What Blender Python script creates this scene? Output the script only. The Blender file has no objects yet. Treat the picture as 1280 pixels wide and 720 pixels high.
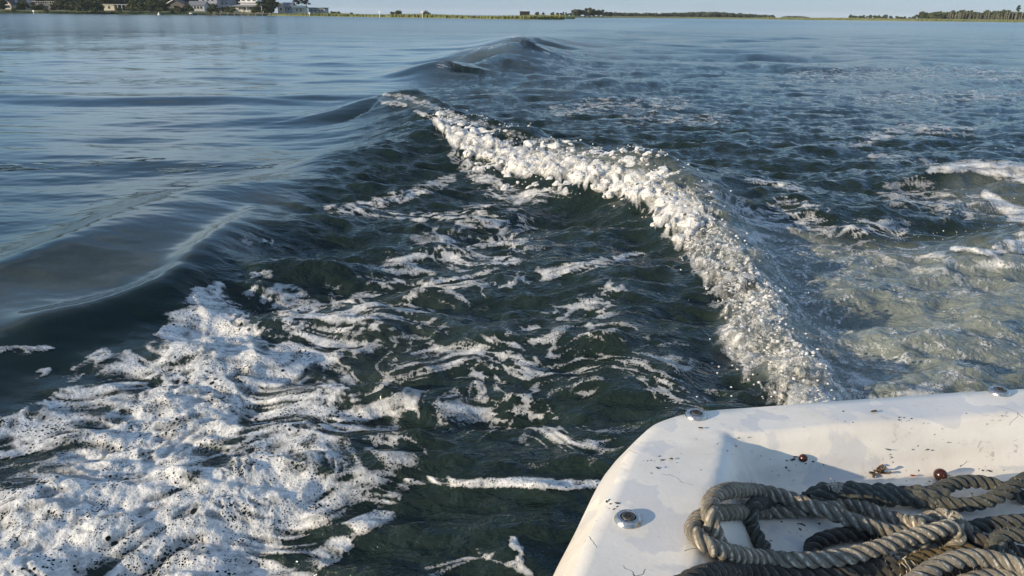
import bpy, math, random
import numpy as np
from mathutils import Vector, Matrix

rng = random.Random(7)
sc = bpy.context.scene
COL = sc.collection
R_ = math.radians

# ------------------------------------------------------------------ camera
H = 1.30                      # eye above the water
F = 924.0                     # focal length in photo pixels (1280 wide)
PITCH, ROLL = R_(20.26), R_(0.58)
cam_d = bpy.data.cameras.new('camera')
cam = bpy.data.objects.new('camera', cam_d); COL.objects.link(cam)
cam_d.sensor_width = 36.0
cam_d.lens = 36.0 * F / 1280.0
cam_d.clip_start, cam_d.clip_end = 0.02, 20000
RM = Matrix.Rotation(R_(90) - PITCH, 3, 'X') @ Matrix.Rotation(ROLL, 3, 'Z')
cam.matrix_world = Matrix.Translation((0, 0, H)) @ RM.to_4x4()
sc.camera = cam
RN = np.array(RM)

# ------------------------------------------------------------------ light
SUN_EL, SUN_BEAR = 14.0, 246.0        # bearing clockwise from +Y
w = bpy.data.worlds.new('World'); sc.world = w; w.use_nodes = True
nt = w.node_tree; nt.nodes.clear()
wo = nt.nodes.new('ShaderNodeOutputWorld'); bg = nt.nodes.new('ShaderNodeBackground')
sky = nt.nodes.new('ShaderNodeTexSky'); sky.sky_type = 'NISHITA'; sky.sun_disc = False
sky.sun_elevation = R_(SUN_EL); sky.sun_rotation = R_(SUN_BEAR)
sky.air_density = 1.0; sky.dust_density = 0.0; sky.ozone_density = 3.8
bg.inputs['Strength'].default_value = 0.15
# thin haze veil over the whole sky, and broken sunlit cloud that fades into the haze toward the horizon
def wn(t, **kw):
    nd = nt.nodes.new('ShaderNode' + t)
    for k_, v_ in kw.items(): setattr(nd, k_, v_)
    return nd
def wmath(op, a, b_=0.0):
    nd = wn('Math', operation=op)
    for i_, v_ in enumerate((a, b_)):
        if hasattr(v_, 'is_output'): nt.links.new(v_, nd.inputs[i_])
        else: nd.inputs[i_].default_value = v_
    return nd.outputs[0]
def wramp(f, lo, hi, a, b_):
    nd = wn('MapRange', interpolation_type='SMOOTHSTEP'); nt.links.new(f, nd.inputs[0])
    for k_, v_ in zip((1, 2, 3, 4), (lo, hi, a, b_)): nd.inputs[k_].default_value = v_
    return nd.outputs[0]
def wmix(f, a, b_):
    nd = wn('Mix', data_type='RGBA')
    for k_, v_ in (('Factor', f), ('A', a), ('B', b_)):
        if hasattr(v_, 'is_output'): nt.links.new(v_, nd.inputs[k_])
        else: nd.inputs[k_].default_value = v_
    return nd.outputs['Result']
tc = wn('TexCoord'); sx = wn('SeparateXYZ'); nt.links.new(tc.outputs['Generated'], sx.inputs[0])
zc = wmath('ADD', wmath('MAXIMUM', sx.outputs['Z'], 0.0), .16)
cx = wn('CombineXYZ'); nt.links.new(wmath('DIVIDE', sx.outputs['X'], zc), cx.inputs[0]); nt.links.new(wmath('DIVIDE', sx.outputs['Y'], zc), cx.inputs[1])
cn = wn('TexNoise'); cn.inputs['Scale'].default_value = .95; cn.inputs['Detail'].default_value = 7; cn.inputs['Roughness'].default_value = .55; nt.links.new(cx.outputs[0], cn.inputs['Vector'])
veil = wmix(wramp(sx.outputs['Z'], .0, .20, .86, .15), sky.outputs[0], (1.30, 1.95, 2.75, 1))
cloud = wmath('MULTIPLY', wramp(cn.outputs['Fac'], .46, .68, 0.02, .60), wramp(sx.outputs['Z'], .02, .14, .06, 1.0))
nt.links.new(wmix(cloud, veil, (5.0, 5.5, 5.9, 1)), bg.inputs[0]); nt.links.new(bg.outputs[0], wo.inputs[0])
sd = bpy.data.lights.new('sun', 'SUN'); sd.energy = 4.9; sd.angle = R_(0.5); sd.color = (1.0, 0.81, 0.57)
sun = bpy.data.objects.new('sun', sd); COL.objects.link(sun)
b = R_(SUN_BEAR); e = R_(SUN_EL)
SUNV = Vector((math.sin(b) * math.cos(e), math.cos(b) * math.cos(e), math.sin(e)))
sun.rotation_euler = SUNV.to_track_quat('Z', 'Y').to_euler()
sc.view_settings.view_transform = 'Standard'; sc.view_settings.look = 'None'
sc.view_settings.exposure = 0.46; sc.view_settings.gamma = 1.0
sc.render.engine = 'CYCLES'
sc.cycles.max_bounces = 8; sc.cycles.transparent_max_bounces = 12

# ------------------------------------------------------------------ helpers
def ray(px, py):
    return RM @ Vector(((px - 640) / F, -(py - 360) / F, -1.0))
def gp(px, py, z=0.0):
    d = ray(px, py); t = (z - H) / d.z
    return Vector((d.x * t, d.y * t, z))
def project(x, y, z):
    P = np.stack([x, y, z - H], -1) @ RN
    k = F / np.maximum(-P[..., 2], 1e-3)
    return 640 + P[..., 0] * k, 360 - P[..., 1] * k
def at(px, dist):                      # point on the ground in a photo column, dist metres ahead
    d = ray(px, 20); return Vector((d.x / d.y * dist, dist, 0))
def sstep(a, b, x):
    t = np.clip((x - a) / (b - a), 0, 1); return t * t * (3 - 2 * t)

def hash_u(ix, iy, seed):
    h = (ix.astype(np.int64) * 374761393 + iy.astype(np.int64) * 668265263 + seed * 974634777) & 0xFFFFFFFF
    h = ((h ^ (h >> 13)) * 1274126177) & 0xFFFFFFFF
    return (h ^ (h >> 16)) & 0xFFFFFFFF
_ga = np.linspace(0, 2 * np.pi, 256, endpoint=False)
_gx, _gy = np.cos(_ga), np.sin(_ga)
def perlin(x, y, seed=0):
    ix = np.floor(x); iy = np.floor(y); fx = x - ix; fy = y - iy
    u = fx * fx * fx * (fx * (fx * 6 - 15) + 10); v = fy * fy * fy * (fy * (fy * 6 - 15) + 10)
    def g(dx, dy):
        k = hash_u(ix + dx, iy + dy, seed) & 255
        return _gx[k] * (fx - dx) + _gy[k] * (fy - dy)
    a = g(0, 0); b_ = g(1, 0); c = g(0, 1); d = g(1, 1)
    return (a + u * (b_ - a)) + v * ((c + u * (d - c)) - (a + u * (b_ - a)))   # about -0.7 .. 0.7
def fbm(x, y, octv=4, seed=0, gain=0.5):
    s = 0; a = 1.0
    for o in range(octv):
        s = s + a * perlin(x * 2 ** o, y * 2 ** o, seed + o * 17); a *= gain
    return s
def worley(x, y, seed=0):
    ix = np.floor(x); iy = np.floor(y); f1 = np.full(x.shape, 9.0); f2 = f1.copy()
    for dx in (-1, 0, 1):
        for dy in (-1, 0, 1):
            h = hash_u(ix + dx, iy + dy, seed)
            cx = ix + dx + (h & 1023) / 1023.0; cy = iy + dy + ((h >> 10) & 1023) / 1023.0
            d = np.hypot(x - cx, y - cy)
            f2 = np.minimum(f2, np.maximum(f1, d)); f1 = np.minimum(f1, d)
    return f1, f2
def spline(pts, n=8):
    """Catmull-Rom through rows of numbers."""
    P = np.array(pts, float); P = np.vstack([2 * P[0] - P[1], P, 2 * P[-1] - P[-2]]); out = []
    for i in range(1, len(P) - 2):
        for t in np.linspace(0, 1, n, endpoint=False):
            a, b_, c, d = P[i - 1:i + 3]
            out.append(0.5 * ((2 * b_) + (c - a) * t + (2 * a - 5 * b_ + 4 * c - d) * t * t + (3 * b_ - a - 3 * c + d) * t ** 3))
    out.append(P[-2]); return np.array(out)
def polydist(X, Y, pts):
    """distance, side and interpolated extra columns for a polyline of rows x, y, extras."""
    best = np.full(X.shape, 1e9); side = np.zeros(X.shape); ext = np.zeros(X.shape + (pts.shape[1] - 2,))
    for p, q in zip(pts[:-1], pts[1:]):
        dx, dy = q[0] - p[0], q[1] - p[1]; L = dx * dx + dy * dy + 1e-12
        t = np.clip(((X - p[0]) * dx + (Y - p[1]) * dy) / L, 0, 1)
        d = (X - p[0] - t * dx) ** 2 + (Y - p[1] - t * dy) ** 2
        m = d < best; best[m] = d[m]
        side[m] = (((X - p[0]) * dy - (Y - p[1]) * dx) / math.sqrt(L))[m]
        ext[m] = p[2:] + t[m][:, None] * (q[2:] - p[2:])
    best = np.sqrt(best); return best, np.clip(side / (best + 1e-6), -1, 1), ext

def new_obj(name, me, parent=None, mat=None):
    o = bpy.data.objects.new(name, me); COL.objects.link(o)
    if parent is not None: o.parent = parent
    if mat is not None and me is not None and not me.materials: me.materials.append(mat)
    return o
def thing(name, label, cat, loc=(0, 0, 0), rz=0.0, group=None):
    o = bpy.data.objects.new(name, None); COL.objects.link(o)
    o.empty_display_size = 0.1
    o.location = loc; o.rotation_euler = (0, 0, rz)
    return tag(o, label, cat, group)
def tag(o, label, cat, group=None):
    o['label'] = label; o['category'] = cat
    if group: o['group'] = group
    return o
def grid_mesh(name, co, faces, smooth=True, attrs=None):
    me = bpy.data.meshes.new(name)
    co = np.asarray(co, np.float32); faces = np.asarray(faces, np.int32)
    nf, k = faces.shape
    me.vertices.add(len(co)); me.vertices.foreach_set('co', co.ravel())
    me.loops.add(nf * k); me.loops.foreach_set('vertex_index', faces.ravel())
    me.polygons.add(nf); me.polygons.foreach_set('loop_start', np.arange(0, nf * k, k, dtype=np.int32))
    me.polygons.foreach_set('use_smooth', np.full(nf, smooth))
    for a, v in (attrs or {}).items():
        at_ = me.attributes.new(a, 'FLOAT', 'POINT'); at_.data.foreach_set('value', np.asarray(v, np.float32))
    me.update(calc_edges=True); return me

class MB:
    """collects shapes, then builds one mesh"""
    def __init__(s): s.v = []; s.f = []
    def add(s, vs, fs):
        n = len(s.v); s.v += [tuple(p) for p in vs]; s.f += [tuple(i + n for i in f) for f in fs]; return s
    def box(s, x0, x1, y0, y1, z0, z1):
        v = [(x, y, z) for z in (z0, z1) for y in (y0, y1) for x in (x0, x1)]
        return s.add(v, [(0, 2, 3, 1), (4, 5, 7, 6), (0, 1, 5, 4), (2, 6, 7, 3), (0, 4, 6, 2), (1, 3, 7, 5)])
    def tube(s, pts, rad, n=6, cap=True):
        pts = [Vector(p) for p in pts]; rad = rad if isinstance(rad, (list, tuple)) else [rad] * len(pts); vs = []; fs = []
        up = Vector((0, 0, 1))
        for i, p in enumerate(pts):
            t = (pts[min(i + 1, len(pts) - 1)] - pts[max(i - 1, 0)]).normalized()
            a = t.cross(up if abs(t.z) < .9 else Vector((1, 0, 0))).normalized(); b2 = t.cross(a)
            for k in range(n):
                th = 2 * math.pi * k / n; vs.append(p + (a * math.cos(th) + b2 * math.sin(th)) * rad[i])
        for i in range(len(pts) - 1):
            for k in range(n):
                fs.append((i * n + k, i * n + (k + 1) % n, (i + 1) * n + (k + 1) % n, (i + 1) * n + k))
        if cap: fs.append(tuple(range(n - 1, -1, -1))); fs.append(tuple((len(pts) - 1) * n + k for k in range(n)))
        return s.add(vs, fs)
    def lathe(s, prof, n=24, c=(0, 0, 0)):
        vs = [(c[0] + r * math.cos(2 * math.pi * k / n), c[1] + r * math.sin(2 * math.pi * k / n), c[2] + z) for r, z in prof for k in range(n)]
        fs = [(i * n + k, i * n + (k + 1) % n, (i + 1) * n + (k + 1) % n, (i + 1) * n + k) for i in range(len(prof) - 1) for k in range(n)]
        return s.add(vs, fs)
    def mesh(s, name, smooth=False):
        me = bpy.data.meshes.new(name); me.from_pydata(s.v, [], s.f)
        if smooth: me.polygons.foreach_set('use_smooth', [True] * len(me.polygons))
        me.update(); return me
    def build(s, name, mat, parent=None, smooth=False):
        return new_obj(name, s.mesh(name, smooth), parent, mat)

# ------------------------------------------------------------------ materials
class NT:
    def __init__(s, name):
        s.m = bpy.data.materials.new(name); s.m.use_nodes = True; s.t = s.m.node_tree
        s.p = s.t.nodes['Principled BSDF']; s.out = s.t.nodes['Material Output']
    def n(s, typ, **kw):
        nd = s.t.nodes.new('ShaderNode' + typ)
        for k, v in kw.items():
            if k in nd.inputs: s.set(nd.inputs[k], v)
            else: setattr(nd, k, v)
        return nd
    def set(s, inp, v):
        if hasattr(v, 'is_output'): s.t.links.new(v, inp)
        else: inp.default_value = v
    def P(s, **kw):
        for k, v in kw.items(): s.set(s.p.inputs[k.replace('_', ' ')], v)
    def math(s, op, a, b=0.0, c=0.0, clamp=False):
        nd = s.t.nodes.new('ShaderNodeMath'); nd.operation = op; nd.use_clamp = clamp
        for i, v in enumerate((a, b, c)): s.set(nd.inputs[i], v)
        return nd.outputs[0]
    def mix(s, f, a, b):
        nd = s.t.nodes.new('ShaderNodeMix'); nd.data_type = 'RGBA'
        s.set(nd.inputs['Factor'], f); s.set(nd.inputs['A'], a); s.set(nd.inputs['B'], b); return nd.outputs['Result']
    def ramp(s, f, lo, hi, a=0.0, b=1.0):
        nd = s.t.nodes.new('ShaderNodeMapRange'); nd.interpolation_type = 'SMOOTHSTEP'
        s.set(nd.inputs[0], f); nd.inputs[1].default_value = lo; nd.inputs[2].default_value = hi
        nd.inputs[3].default_value = a; nd.inputs[4].default_value = b; return nd.outputs[0]
    def noise(s, vec, scale, detail=3.0, rough=0.5, dist=0.0):
        nd = s.n('TexNoise'); s.set(nd.inputs['Vector'], vec)
        nd.inputs['Scale'].default_value = scale; nd.inputs['Detail'].default_value = detail
        nd.inputs['Roughness'].default_value = rough; nd.inputs['Distortion'].default_value = dist
        return nd.outputs['Fac']
    def voro(s, vec, scale, feature='F1', rnd=1.0):
        nd = s.n('TexVoronoi'); nd.feature = feature; s.set(nd.inputs['Vector'], vec)
        nd.inputs['Scale'].default_value = scale; nd.inputs['Randomness'].default_value = rnd; return nd.outputs['Distance']
    def pos(s): return s.n('NewGeometry').outputs['Position']
    def obj(s): return s.n('TexCoord').outputs['Object']
    def attr(s, name): return s.n('Attribute', attribute_name=name).outputs['Fac']
    def bump(s, h, strength, dist):
        nd = s.n('Bump'); nd.inputs['Strength'].default_value = strength; nd.inputs['Distance'].default_value = dist
        s.set(nd.inputs['Height'], h); s.set(s.p.inputs['Normal'], nd.outputs[0]); return nd
def C3(r, g, b_): return (r, g, b_, 1.0)
def simple(name, col, rough=0.7, var=0.25, scale=1.0, metal=0.0, bump=0.0):
    m = NT(name); f = m.noise(m.obj(), scale, 4)
    m.P(Base_Color=m.mix(m.ramp(f, .3, .7), C3(*[c * (1 - var) for c in col]), C3(*[min(1, c * (1 + var)) for c in col])), Roughness=rough, Metallic=metal)
    if bump: m.bump(f, 0.5, bump)
    return m.m

# water: dark green and turbid, paler where air is churned in and where light is painted on the left hump
m = NT('water'); aer_lit = m.attr('aer_lit'); chop = m.attr('chop')
P_ = m.pos()
an = m.math('ADD', m.math('MULTIPLY', m.noise(P_, 9.0, 4, .6), .5), m.math('MULTIPLY', m.noise(P_, 60.0, 5, .75), .5))
base = m.mix(m.math('MULTIPLY', aer_lit, m.ramp(an, .3, .75, .60, 1.0)), C3(.009, .018, .013), C3(.225, .255, .23))
m.P(Base_Color=base, Roughness=m.attr('rough'), IOR=1.333)
mp = m.n('Mapping'); m.set(mp.inputs['Vector'], P_); mp.inputs['Scale'].default_value = (1.0, 1.9, 1.0)
r1 = m.noise(mp.outputs[0], 7.0, 3, .55, .4); r2 = m.noise(mp.outputs[0], 30.0, 3, .55, .3)
r3 = m.noise(mp.outputs[0], 15.0, 4, .6, .6)
hsum = m.math('MULTIPLY', m.math('ADD', m.math('ADD', m.math('MULTIPLY', r1, .9), m.math('MULTIPLY', r3, .7)), m.math('MULTIPLY', r2, .28)), chop)
mp2 = m.n('Mapping'); m.set(mp2.inputs['Vector'], P_); mp2.inputs['Scale'].default_value = (.55, 2.6, 1.0); mp2.inputs['Rotation'].default_value = (0, 0, .2)
rl = m.noise(mp2.outputs[0], 1.6, 3, .55, .8); line = m.ramp(m.math('ABSOLUTE', m.math('SUBTRACT', rl, .5)), .0, .03, 1.0, 0.0)
hsum = m.math('ADD', hsum, m.math('MULTIPLY', m.math('MULTIPLY', line, m.attr('rip')), 1.1))
m.bump(hsum, 1.0, 0.026)
M_WATER = m.m

# foam: bubbles of many sizes, holes through to the water where it thins out
m = NT('foam'); fm = m.attr('fm'); P_ = m.pos(); near = m.attr('near')
mp = m.n('Mapping'); m.set(mp.inputs['Vector'], P_); mp.inputs['Scale'].default_value = (1, 1, 1); PV = mp.outputs[0]
v1 = m.voro(PV, 70.0); v2 = m.voro(PV, 140.0); v3 = m.voro(PV, 260.0)
hn = m.noise(PV, 11.0, 3, .6)
thin = m.ramp(fm, .45, .0, .0, .20)
hole1 = m.ramp(m.math('SUBTRACT', v1, m.math('ADD', m.ramp(hn, .35, .75, .02, .36), thin)), -.05, .06)      # 0 in a hole
hole2 = m.ramp(m.math('SUBTRACT', v2, m.math('ADD', m.ramp(m.noise(PV, 17.0, 3, .6), .3, .75, .0, .42), thin)), -.05, .08)
v0 = m.voro(PV, 30.0); hole0 = m.ramp(m.math('SUBTRACT', v0, m.math('ADD', m.ramp(m.noise(PV, 6.0, 3, .6), .45, .75, -.05, .30), thin)), -.04, .05)
holes = m.math('MULTIPLY', m.math('MULTIPLY', hole1, hole2), hole0)
holes = m.math('MAXIMUM', holes, m.math('SUBTRACT', 1.0, near))
fine = m.noise(PV, 55.0, 4, .65)
far = m.attr('far'); mpf = m.n('Mapping'); m.set(mpf.inputs['Vector'], m.pos()); mpf.inputs['Scale'].default_value = (1.0, 1.5, 2.2)
fb = m.math('MULTIPLY', m.math('SUBTRACT', m.noise(mpf.outputs[0], 5.2, 6, .62, .7), .5), 2.0)
fm = m.math('ADD', fm, m.math('MULTIPLY', fb, far))
edge = m.math('ADD', fm, m.math('MULTIPLY', m.math('SUBTRACT', fine, .5), .5))
alpha = m.math('MULTIPLY', m.ramp(edge, -.05, .16), m.ramp(fm, .0, .75, .30, .95))
spl = m.attr('spl'); torn = m.ramp(m.noise(m.pos(), 34.0, 5, .7, .8), .47, .60)
alpha = m.math('MULTIPLY', alpha, m.math('ADD', m.math('SUBTRACT', 1.0, spl), m.math('MULTIPLY', spl, torn)))
alpha = m.math('MULTIPLY', alpha, m.math('MAXIMUM', holes, m.ramp(fm, .7, 1.8)))
m.P(Base_Color=m.mix(m.ramp(fine, .35, .65), C3(.48, .50, .50), C3(.76, .76, .74)), Roughness=0.35, IOR=1.33, Alpha=alpha)
m.p.inputs['Subsurface Weight'].default_value = .5; m.p.inputs['Subsurface Radius'].default_value = (1, .95, .85); m.p.inputs['Subsurface Scale'].default_value = .012
bh = m.math('ADD', m.math('MULTIPLY', v3, -.35), m.math('ADD', m.math('MULTIPLY', v2, -.6), m.math('MULTIPLY', v1, -.7)))
m.bump(bh, 0.5, 0.004)
M_FOAM = m.m

m = NT('spray'); m.P(Base_Color=C3(.85, .86, .85), Roughness=.12, IOR=1.33); m.p.inputs['Transmission Weight'].default_value = .45
M_SPRAY = m.m

# ------------------------------------------------------------------ the water
az = np.concatenate([np.linspace(-180, -52, 44, endpoint=False), np.linspace(-52, -45, 12, endpoint=False), np.linspace(-45, 45, 1060, endpoint=False),
                     np.linspace(45, 52, 12, endpoint=False), np.linspace(52, 180, 44, endpoint=False)])
az = np.radians(az)
dep = np.radians(np.concatenate([np.linspace(85, 50, 10, endpoint=False), np.linspace(50, 16, 420, endpoint=False), np.linspace(16, 4.0, 330, endpoint=False), np.linspace(4.0, 1.0, 120, endpoint=False),
                                 np.geomspace(1.0, 0.02, 90)]))
rr = H / np.tan(dep)
A_, D_ = np.meshgrid(az, rr)
X = D_ * np.sin(A_); Y = D_ * np.cos(A_)
NR, NC = X.shape
dr = np.maximum(np.gradient(rr)[:, None], D_ * 0.0012) * np.ones_like(X)
def keep(lam):                          # drop waves the mesh cannot carry
    return sstep(1.6, 4.0, lam / dr)

U0, V0 = project(X, Y, np.zeros_like(X))
behind = Y < 0.25
U0 = np.where(behind, -4000, U0); V0 = np.where(behind, 3000, V0)

# wake edge: left of it calm water, right of it chop
we = np.array([tuple(gp(*p).xy) for p in ((-900, 900), (-60, 580), (140, 470), (235, 405), (300, 345), (365, 275), (430, 215), (480, 150), (540, 95), (600, 70), (680, 50), (800, 35))])
d, s, _ = polydist(X, Y, we)
sgn = d * np.where(s > 0, 1, -1)                             # >0 right
calm = 1 - sstep(-.32, .50, sgn / (0.25 + 0.12 * D_))
h = np.zeros_like(X)
# calm side: long smooth swell from the wake
wx = fbm(X * .22, Y * .22, 2, 3) ; wy = fbm(X * .22 + 40, Y * .22, 2, 5)
def wave(lam, ang, amp, ph, warp=1.0, sharp=0.0):
    k = 2 * np.pi / lam
    a = k * (X * math.sin(R_(ang)) + Y * math.cos(R_(ang))) + ph + warp * (wx * 3.0)
    c = np.cos(a)
    if sharp: c = c + sharp * np.cos(2 * a) * .5
    return amp * c * keep(lam)
sw = wave(2.7, -14, .014, .5, 1.6, .3) + wave(1.35, -20, .006, 2.0, 2.2) + wave(4.6, -5, .013, 1.0, .9) + wave(.72, -8, .0022, .3, 2.2) + wave(8, -12, .018, 2, .9)
sw += .034 * fbm(X * .34 + .3 * Y, Y * .95, 2, 21) * keep(1.0) + .007 * fbm(X * .9, Y * 2.4, 3, 22) * keep(.5)
h += sw * (0.35 + .65 * calm)
# chop: many small waves
r0 = np.random.RandomState(4); ch = np.zeros_like(X)
for i in range(56):
    lam = .06 * (.95 / .06) ** r0.rand(); ang = r0.normal(0, 26) - 8; ph = r0.rand() * 6.28
    k = 2 * np.pi / lam
    a = k * (X * math.sin(R_(ang)) + Y * math.cos(R_(ang))) + ph + 2.2 * wy
    ch += lam ** .85 * np.cos(a) * keep(lam)
rid = (0.30 - np.abs(perlin(X * 2.1 + wx, Y * 4.2, 31))) * .10 * keep(.4) + (0.30 - np.abs(perlin(X * 5.0, Y * 9.0 + wy * 3, 33))) * .045 * keep(.18)
chopm = (1 - calm)
chopA = chopm * (.0085 - .003 * sstep(6, 14, D_) + .010 * sstep(20, 120, D_))
h += ch * chopA + rid * chopm * .55
fc = np.zeros_like(X)
for i in range(22):
    lam = 1.3 * (6.5 / 1.3) ** r0.rand(); ang = r0.normal(0, 26); k = 2 * np.pi / lam
    fc += lam * np.cos(k * (X * math.sin(R_(ang)) + Y * math.cos(R_(ang))) + r0.rand() * 6.28 + 2 * wx) * keep(lam)
h += fc * .0044 * sstep(9, 30, D_) * (.25 + .75 * chopm)
h += ch * calm * .0009 * (1 + 8 * sstep(15, 80, D_))

# crests: rows photo px, py of the crest, height, front width, back width
def ridge(rows, n=7):
    rows = spline(rows, n)
    pts = []
    for px, py, hh, wf, wb in rows:
        g = gp(px, py, hh); pts.append((g.x, g.y, hh, wf, wb))
    d, s, ex = polydist(X, Y, np.array(pts))
    w_ = ex[..., 1] + (ex[..., 2] - ex[..., 1]) * (.5 + .5 * s)
    q = d / w_
    return ex[..., 0] * np.where(q < 4, np.exp(-q * q), 0), d * s
main, msd = ridge([(472, 127, .12, .20, .6), (481, 118, .26, .26, .9), (500, 112, .31, .30, 1.1), (530, 119, .28, .34, 1.0), (560, 138, .23, .38, 1.0), (600, 152, .25, .40, .9), (647, 163, .27, .40, .8), (707, 180, .28, .38, .7),
               (787, 195, .29, .34, .62), (840, 211, .28, .30, .62), (890, 245, .26, .26, .60), (925, 300, .21, .20, .75), (960, 360, .16, .15, .85), (990, 420, .13, .12, .8), (1015, 480, .11, .12, .7), (1040, 560, .08, .14, .7)])
h += main
# trough at the foot of the breaker
tr, _ = ridge([(560, 215, -.05, .5, .4), (700, 275, -.09, .6, .4), (800, 320, -.12, .6, .35), (860, 390, -.12, .5, .3), (900, 460, -.10, .4, .25), (930, 520, -.08, .3, .2)])
h += tr
# shoulder running right from the breaker top
sh, _ = ridge([(830, 206, .10, .5, .5), (900, 222, .14, .5, .5), (960, 232, .15, .5, .5), (1010, 245, .12, .5, .5), (1080, 270, .06, .5, .5)])
h += sh
# the smooth hump on the left and the small second crest at its foot
lh, _ = ridge([(-260, 440, .16, .40, .8), (-60, 365, .16, .42, .8), (60, 318, .17, .42, .8), (150, 275, .18, .44, .8), (235, 238, .17, .5, .8), (320, 226, .14, .5, .7), (400, 215, .10, .5, .6), (470, 190, .07, .6, .6)])
h += lh
lt, _ = ridge([(-120, 460, -.05, .3, .3), (0, 415, -.05, .3, .3), (110, 385, -.05, .3, .3), (215, 345, -.05, .3, .3), (300, 300, -.03, .3, .3)])
h += lt
l2, _ = ridge([(60, 425, .03, .10, .16), (150, 393, .05, .11, .18), (220, 362, .06, .11, .18), (270, 318, .05, .10, .16), (330, 275, .03, .10, .16)])
h += l2
l3, _ = ridge([(415, 205, .04, .2, .5), (470, 195, .07, .25, .6), (530, 190, .06, .3, .6)])
h += l3
# crests farther along the wake edge
for rows in ([(540, 82, .10, .25, .8), (549, 76, .34, .35, 1.0), (575, 81, .16, .4, .9), (608, 77, .20, .5, 1.0), (640, 66, .36, .6, 1.2), (690, 66, .14, .8, 1.4), (760, 72, .06, 1, 2)],
             [(580, 64, .08, .4, 1), (610, 58, .44, .6, 1.3), (640, 58, .36, .7, 1.3), (665, 62, .12, .9, 1.5)],
             [(634, 47, .12, .8, 1.5), (650, 45, .50, .9, 1.6), (672, 46, .36, 1.0, 1.6), (700, 49, .08, 1.2, 2)],
             [(700, 37, .08, 1.6, 3), (730, 36, .20, 1.6, 3), (770, 39, .06, 2, 3)],
             [(520, 100, .05, .5, .8), (600, 92, .12, .6, 1), (700, 96, .13, .6, 1), (800, 100, .10, .7, 1), (900, 104, .05, .7, 1)],
             [(600, 122, .06, .4, .7), (680, 112, .10, .5, .8), (760, 118, .08, .5, .8)]):
    q, _ = ridge(rows, 5); h += q
# wash boiling up behind the boat on the right
rb, _ = ridge([(1100, 216, .05, .5, .5), (1200, 210, .12, .5, .5), (1290, 213, .14, .5, .5), (1400, 224, .12, .5, .5)])
h += rb
rb2, _ = ridge([(1180, 335, .03, .12, .2), (1230, 318, .08, .14, .25), (1290, 298, .12, .16, .3), (1380, 280, .12, .2, .3)])
h += rb2

def strokes(U, V, lst):
    D = np.zeros_like(U)
    for st in lst:
        val = st[0]; pts = np.array([(p[0], p[1] * 1.6, p[2]) for p in st[1:]], float)
        if len(pts) == 1: pts = np.vstack([pts, pts + [.5, 0, 0]])
        m_ = (U > pts[:, 0].min() - 260) & (U < pts[:, 0].max() + 260) & (V * 1.6 > pts[:, 1].min() - 260) & (V * 1.6 < pts[:, 1].max() + 260)
        dd, _, ex = polydist(U[m_], V[m_] * 1.6, pts)
        D[m_] = np.maximum(D[m_], val * (1 - sstep(.35, 1.25, dd / ex[..., 0])))
    return D
U, V = project(X, Y, h); U = np.where(behind, -4000, U); V = np.where(behind, 3000, V)
# churned, aerated water; calm left hump painted paler for the light it returns
AER_LIT = strokes(U, V, [(1.0, (1000, 420, 100), (1100, 440, 140), (1200, 420, 150), (1300, 400, 160)), (.92, (930, 300, 60), (1050, 350, 80), (1180, 360, 90), (1300, 340, 100)),
                    (.5, (700, 195, 25), (800, 210, 40), (900, 250, 50)), (.4, (1220, 240, 50), (1300, 260, 60)), (.35, (485, 122, 14), (530, 130, 14)),
                    (.05, (100, 620, 200), (300, 500, 150), (480, 420, 120)), (.30, (-60, 390, 60), (60, 355, 60), (160, 315, 60), (260, 275, 50), (340, 255, 40)), (.3, (1100, 520, 150), (1300, 500, 150)), (.25, (640, 52, 20), (600, 65, 15), (560, 80, 12))])
AER_LIT = np.clip(AER_LIT + .02 * chopm * sstep(9, 2.5, D_), 0, 1)
churn = sstep(.3, .75, AER_LIT) * chopm * (U > 700)
wf1, wf2 = worley(X * 9 + wx * 3, Y * 12, 51)
h += churn * keep(.12) * (.034 * fbm(X * 3.2, Y * 4.2, 2, 61) + .012 * (.5 - np.abs(perlin(X * 11, Y * 13, 62))) + .008 * (.4 - wf1))

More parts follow.
